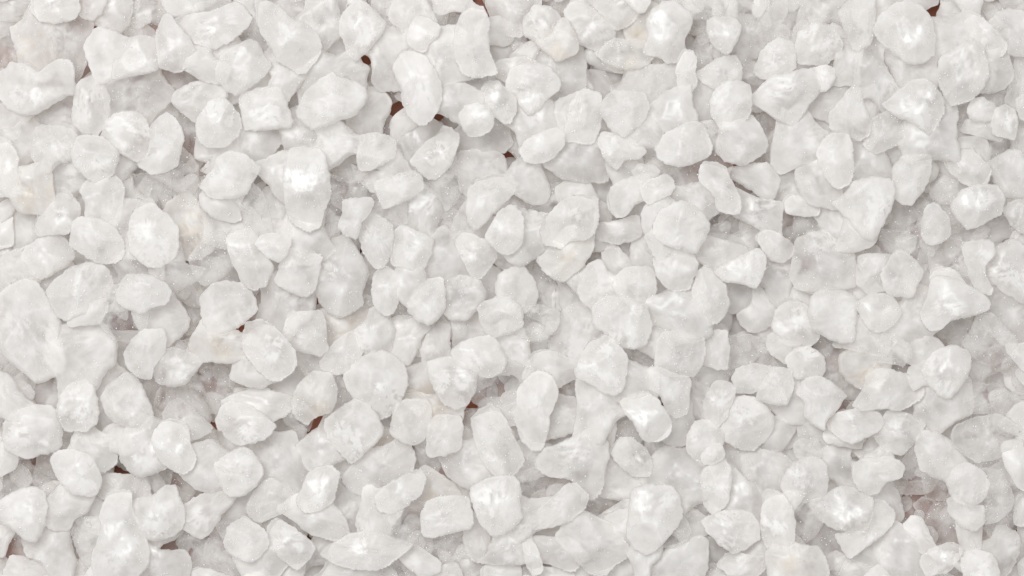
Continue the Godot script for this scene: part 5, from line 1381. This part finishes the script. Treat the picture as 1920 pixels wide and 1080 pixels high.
		["", "", 1, [264, 991, 302, 982, 333, 1003, 335, 959, 347, 997, 317, 1017, 305, 1018, 281, 1052], 483],
		["large pale milky broad lump beside a brown gap, along the bottom edge, a fifth across", "", 1, [256, 1009, 293, 1025, 306, 1034, 317, 1032, 347, 1032, 358, 1050, 353, 1090, 318, 1093, 283, 1097, 240, 1080, 245, 1044], 484],
		["large bright white rising wedge beside a brown gap, near the bottom, a fifth across", "w", 1, [318, 968, 353, 943, 377, 927, 413, 920, 455, 910, 433, 947, 413, 966, 412, 971, 393, 1000, 377, 1008, 357, 1000], 485],
		["middling clear glassy rounded chunk beside a brown gap, near the bottom, a fifth across", "c", 1, [382, 1033, 390, 1013, 407, 983, 423, 978, 457, 987, 449, 1017, 479, 1041, 437, 1067, 393, 1060, 383, 1047], 486],
		["huge clear glassy angular chunk beside a brown gap, along the bottom edge, a fifth across", "c", 2, [285, 1027, 341, 964, 389, 979, 423, 1010, 413, 1045, 407, 1083, 340, 1086, 334, 1064], 487],
		["middling pale milky rounded chunk over clear glassy chunk, near the bottom, a fifth across", "", 0, [423, 1010, 430, 987, 460, 968, 477, 983, 497, 997, 503, 1023, 483, 1047, 463, 1052, 437, 1040, 422, 1027], 488],
		["middling pale milky tilted lump lying on top, near the bottom, three tenths across", "", 0, [463, 947, 473, 927, 500, 897, 517, 900, 560, 927, 553, 947, 517, 967, 487, 980, 467, 967], 489],
		["middling bright white falling wedge lying on top, near the bottom, three tenths across", "w", 0, [500, 1003, 507, 980, 523, 973, 563, 1000, 590, 1023, 587, 1037, 567, 1060, 557, 1067, 527, 1047, 507, 1023], 490],
		["large pale milky falling wedge partly covered, near the bottom, three tenths across", "", 1, [517, 955, 560, 925, 580, 934, 597, 926, 633, 953, 648, 977, 661, 1029, 607, 1007, 580, 1000, 553, 977], 491],
		["", "", 1, [435, 1038, 467, 1026, 509, 1000, 550, 1047, 520, 1083, 488, 1083, 457, 1083], 492],
		["", "", 2, [404, 902, 467, 887, 513, 931, 494, 959, 488, 989, 420, 1015, 395, 957], 493],
		["", "c", 2, [461, 988, 505, 944, 557, 922, 567, 1012, 511, 1006], 494],
		["", "", 1, [357, 1073, 367, 1062, 400, 1070, 422, 1078, 443, 1087, 405, 1093, 367, 1100], 495],
		["", "y", 1, [453, 1080, 480, 1070, 507, 1077, 520, 1100, 485, 1100, 450, 1100], 496],
		["", "", 2, [580, 1010, 645, 985, 634, 1059, 583, 1058, 564, 1094, 538, 1042, 590, 1040], 497],
		["", "", 1, [-10, 987, 40, 974, 13, 1027, 10, 1043, -10, 1043, -10, 1015], 498],
		["", "c", 2, [20, 964, 77, 998, 47, 1070, -7, 1035], 499],
		["", "", 2, [149, 917, 226, 929, 205, 1010, 141, 987], 500],
		["", "", 1, [157, 1080, 193, 1041, 189, 1099, 150, 1097], 501],
		["", "", 1, [520, 1083, 530, 1067, 578, 1047, 563, 1097, 520, 1097], 502],
		["", "c", 2, [441, 1028, 492, 1044, 472, 1101, 430, 1089, 390, 1043], 503],
		["large pale milky upright lump partly covered, near the bottom, two fifths across", "", 1, [668, 977, 677, 950, 682, 909, 729, 921, 728, 936, 760, 950, 730, 993, 722, 1027, 676, 1021], 504],
		["large clear glassy angular chunk partly covered, near the bottom, two fifths across", "c", 1, [727, 990, 718, 948, 760, 930, 800, 945, 817, 980, 783, 1003, 771, 1023, 733, 1030], 505],
		["large bright white level slab lying on top, along the bottom edge, two fifths across", "w", 0, [603, 1040, 617, 1023, 660, 1000, 707, 998, 730, 1007, 770, 1020, 767, 1030, 730, 1057, 710, 1067, 663, 1067, 627, 1057], 506],
		["middling pale milky squared block lying on top, near the bottom, two fifths across", "k", 0, [790, 980, 792, 960, 807, 937, 853, 928, 877, 933, 887, 980, 880, 990, 837, 1000, 813, 1008, 795, 1003], 507],
		["middling clear glassy angular chunk partly covered, near the bottom, two fifths across", "c", 1, [787, 1020, 791, 984, 834, 981, 868, 979, 877, 1027, 870, 1043, 840, 1057, 807, 1040], 508],
		["", "", 1, [737, 1031, 777, 1017, 787, 1027, 807, 1040, 827, 1053, 823, 1073, 790, 1083, 767, 1067], 509],
		["", "", 1, [810, 1080, 830, 1060, 853, 1053, 867, 1073, 863, 1097, 838, 1097, 813, 1097], 510],
		["", "", 1, [870, 1007, 871, 958, 923, 965, 917, 1013, 910, 1050, 887, 1053, 873, 1033], 511],
		["middling pale milky broad lump partly covered, along the bottom edge, half way across", "", 1, [913, 1040, 923, 1013, 960, 967, 997, 1007, 1011, 1044, 977, 1058, 950, 1058, 923, 1057, 890, 1053], 512],
		["", "", 1, [903, 1070, 910, 1057, 943, 1058, 977, 1058, 977, 1093, 940, 1093, 903, 1093], 513],
		["", "", 0, [977, 1007, 993, 1000, 1012, 1042, 1020, 1070, 1000, 1080, 987, 1060], 514],
		["middling pale milky level slab beside a brown gap, along the bottom edge, half way across", "", 1, [983, 1004, 1027, 1007, 1074, 1010, 1106, 1045, 1070, 1073, 1040, 1060, 994, 1048], 515],
		["middling pale milky rising wedge lying on top, near the bottom, half way across", "", 0, [993, 983, 1003, 963, 1030, 937, 1060, 910, 1083, 907, 1103, 933, 1093, 957, 1063, 980, 1003, 993], 516],
		["large pale milky broad lump partly covered, near the bottom, half way across", "", 1, [932, 1003, 937, 960, 953, 919, 998, 939, 1050, 926, 1032, 977, 1020, 988, 1003, 997, 975, 1018], 517],
		["", "", 1, [587, 1083, 607, 1070, 624, 1030, 674, 1037, 714, 1042, 740, 1073, 743, 1097, 665, 1097, 587, 1097], 518],
		["huge pale milky angular chunk sunk in shade, near the bottom, three tenths across", "", 2, [607, 887, 672, 889, 709, 927, 702, 981, 683, 1023, 623, 1012, 618, 983, 589, 962], 519],
		["", "c", 2, [690, 1063, 727, 1023, 778, 1021, 790, 1083, 740, 1097], 520],
		["", "", 1, [994, 1065, 1030, 1063, 1070, 1067, 1083, 1093, 1052, 1093, 1020, 1093], 521],
		["", "c", 2, [997, 880, 1072, 861, 1086, 930, 1021, 969], 522],
		["huge bright white upright lump lying on top, near the bottom, three fifths across", "w", 0, [1178, 987, 1185, 920, 1213, 910, 1260, 913, 1273, 933, 1277, 970, 1260, 997, 1233, 1027, 1213, 1037, 1190, 1027, 1177, 1003], 523],
		["huge pale milky tilted lump lying on top, near the bottom, three fifths across", "", 0, [1040, 1007, 1060, 983, 1090, 957, 1117, 970, 1137, 977, 1160, 997, 1180, 1030, 1183, 1040, 1167, 1050, 1153, 1057, 1133, 1080, 1100, 1073, 1090, 1057, 1067, 1037], 524],
		["", "w", 1, [1113, 973, 1150, 950, 1180, 930, 1212, 940, 1200, 984, 1153, 977], 525],
		["", "", 1, [1127, 970, 1197, 946, 1199, 1025, 1143, 1017], 526],
		["large pale milky broad lump partly covered, along the bottom edge, seven tenths across", "", 1, [1220, 1067, 1230, 1047, 1253, 1027, 1280, 1016, 1307, 1005, 1327, 1013, 1327, 1040, 1323, 1067, 1320, 1093, 1270, 1093, 1220, 1093], 527],
		["middling bright white broad lump lying on top, near the bottom, seven tenths across", "w", 0, [1317, 977, 1327, 970, 1350, 960, 1387, 958, 1410, 963, 1423, 987, 1423, 1010, 1400, 1027, 1377, 1037, 1353, 1023, 1327, 997], 528],
		["large pale milky rounded chunk partly covered, near the bottom, seven tenths across", "", 1, [1326, 954, 1346, 921, 1343, 910, 1361, 861, 1400, 900, 1420, 913, 1453, 945, 1419, 989, 1390, 980, 1364, 990], 529],
		["middling bright white upright splinter lying on top, near the bottom, four fifths across", "w", 0, [1427, 973, 1433, 920, 1453, 920, 1473, 933, 1490, 967, 1487, 1023, 1467, 1035, 1440, 1030, 1430, 1007], 530],
		["small pale milky level slab lying on top, along the bottom edge, seven tenths across", "", 0, [1343, 1060, 1360, 1040, 1380, 1033, 1400, 1043, 1440, 1040, 1440, 1060, 1420, 1080, 1373, 1080], 531],
		["large cream stained broad lump partly covered, along the bottom edge, four fifths across", "y", 1, [1442, 1073, 1435, 1039, 1461, 1006, 1500, 1023, 1533, 1025, 1550, 1053, 1553, 1093, 1498, 1093, 1443, 1093], 532],
		["", "", 1, [1168, 1025, 1204, 1008, 1242, 1001, 1240, 1043, 1220, 1060, 1217, 1090, 1190, 1090, 1190, 1065], 533],
		["", "", 2, [1122, 1043, 1165, 1010, 1221, 1030, 1221, 1067, 1187, 1090, 1150, 1090], 534],
		["", "c", 1, [1210, 1017, 1241, 978, 1274, 955, 1297, 993, 1290, 1013, 1253, 1027], 535],
		["", "c", 2, [1265, 1004, 1321, 972, 1358, 982, 1374, 997, 1412, 1049, 1345, 1063, 1309, 1093, 1294, 1045, 1298, 1033], 536],
		["", "", 2, [1267, 943, 1330, 910, 1359, 960, 1320, 993, 1307, 967], 537],
		["", "", 2, [1255, 928, 1300, 953, 1349, 989, 1285, 1022, 1247, 987], 538],
		["", "c", 2, [1007, 1087, 983, 1090, 940, 1076, 947, 1053, 973, 987, 1014, 1039, 1011, 1045], 539],
		["", "", 2, [973, 983, 1008, 965, 1034, 953, 1089, 985, 1060, 1032, 1012, 1040], 540],
		["", "c", 2, [1077, 923, 1142, 900, 1180, 953, 1149, 1000, 1089, 995], 541],
		["large bright white broad lump lying on top, near the bottom, four fifths across", "w", 0, [1517, 943, 1527, 930, 1557, 923, 1580, 910, 1607, 917, 1637, 937, 1633, 967, 1623, 999, 1593, 997, 1563, 990, 1533, 970], 542],
		["small pale milky rising wedge lying on top, near the bottom, four fifths across", "", 0, [1567, 1000, 1593, 998, 1627, 998, 1638, 940, 1653, 938, 1677, 960, 1673, 983, 1647, 1007, 1617, 1030, 1593, 1047, 1580, 1027], 543],
		["", "", 1, [1607, 921, 1650, 881, 1677, 910, 1687, 933, 1695, 967, 1677, 990, 1680, 959, 1639, 961], 544],
		["", "c", 1, [1468, 950, 1513, 916, 1556, 952, 1532, 1000, 1510, 1017, 1464, 1008], 545],
		["large clear glassy angular chunk sunk in shade, along the bottom edge, four fifths across", "c", 2, [1505, 1014, 1521, 943, 1593, 976, 1601, 1008, 1596, 1046, 1573, 1060, 1528, 1080, 1506, 1050], 546],
		["huge pale milky tilted lump partly covered, along the bottom edge, nine tenths across", "", 1, [1640, 1030, 1628, 994, 1658, 966, 1697, 987, 1713, 1010, 1750, 1034, 1753, 1072, 1713, 1093, 1673, 1090, 1650, 1057], 547],
		["small bright white rising wedge lying on top, along the bottom edge, nine tenths across", "w", 0, [1725, 1047, 1747, 1027, 1780, 1018, 1797, 1023, 1807, 1037, 1790, 1057, 1777, 1073, 1740, 1080, 1730, 1067], 548],
		["", "w", 0, [1802, 1053, 1813, 1033, 1833, 1030, 1863, 1043, 1873, 1073, 1867, 1093, 1810, 1093], 549],
		["middling grey translucent upright lump partly covered, along the bottom edge, at the far end", "g", 1, [1821, 1033, 1852, 1012, 1860, 1007, 1867, 987, 1883, 987, 1910, 1003, 1910, 1030, 1897, 1067, 1877, 1090, 1845, 1066, 1840, 1062], 550],
		["", "", 0, [1777, 940, 1790, 928, 1820, 950, 1843, 947, 1845, 980, 1827, 997, 1800, 983, 1780, 963], 551],
		["large clear glassy upright splinter beside a brown gap, near the bottom, nine tenths across", "c", 1, [1713, 947, 1733, 933, 1744, 938, 1753, 943, 1801, 943, 1797, 997, 1802, 1042, 1750, 1053, 1740, 1013, 1727, 973], 552],
		["", "w", 1, [1693, 987, 1710, 967, 1727, 970, 1743, 1003, 1766, 1041, 1723, 1037, 1710, 1010], 553],
		["", "", 1, [1798, 1013, 1790, 967, 1841, 974, 1840, 1013, 1835, 1049, 1799, 1049], 554],
		["", "c", 2, [1794, 999, 1831, 949, 1883, 960, 1894, 1011, 1844, 1053], 555],
		["", "", 1, [1900, 973, 1903, 933, 1933, 917, 1933, 952, 1933, 987, 1907, 987], 556],
		["", "c", 2, [1839, 947, 1920, 956, 1928, 936, 1900, 987, 1856, 1014], 557],
		["", "", 1, [1907, 1060, 1927, 1037, 1933, 1037, 1933, 1062, 1933, 1087, 1913, 1080], 558],
		["", "c", 2, [1570, 1080, 1587, 1047, 1613, 1057, 1669, 1047, 1631, 1091, 1598, 1080], 559],
		["", "", 2, [1591, 1044, 1602, 1006, 1657, 992, 1680, 1053, 1643, 1093, 1613, 1057], 560],
		["", "", 1, [1620, 1080, 1647, 1057, 1670, 1080, 1667, 1093, 1643, 1093, 1620, 1093], 561],
		["", "c", 1, [1753, 1062, 1796, 1040, 1837, 1071, 1807, 1093, 1770, 1093], 562],
		["", "c", 2, [1729, 868, 1798, 878, 1813, 923, 1774, 939, 1750, 937, 1734, 928], 563],
		["", "c", 2, [1674, 906, 1743, 901, 1737, 932, 1747, 960, 1722, 992, 1667, 973], 564],
		["", "c", 2, [1853, 880, 1908, 843, 1933, 901, 1891, 958, 1853, 918], 565],
		["", "c", 2, [1757, 933, 1800, 917, 1786, 989, 1737, 967], 566],
		["", "", 2, [1532, 878, 1603, 905, 1578, 949, 1517, 932], 567],
		["", "", 1, [1467, 922, 1512, 921, 1493, 953, 1461, 969], 568],
		["", "c", 2, [1815, 986, 1877, 997, 1858, 1068, 1803, 1053], 569],
		["", "", 1, [1770, 1043, 1813, 1033, 1793, 1027, 1827, 1082, 1793, 1067], 570],
		["", "", 2, [1369, 1034, 1425, 980, 1482, 1018, 1457, 1081, 1415, 1075], 571],
		["", "", 2, [1443, 1040, 1441, 1057, 1474, 986, 1532, 1041, 1483, 1069, 1447, 1086], 572],
	]
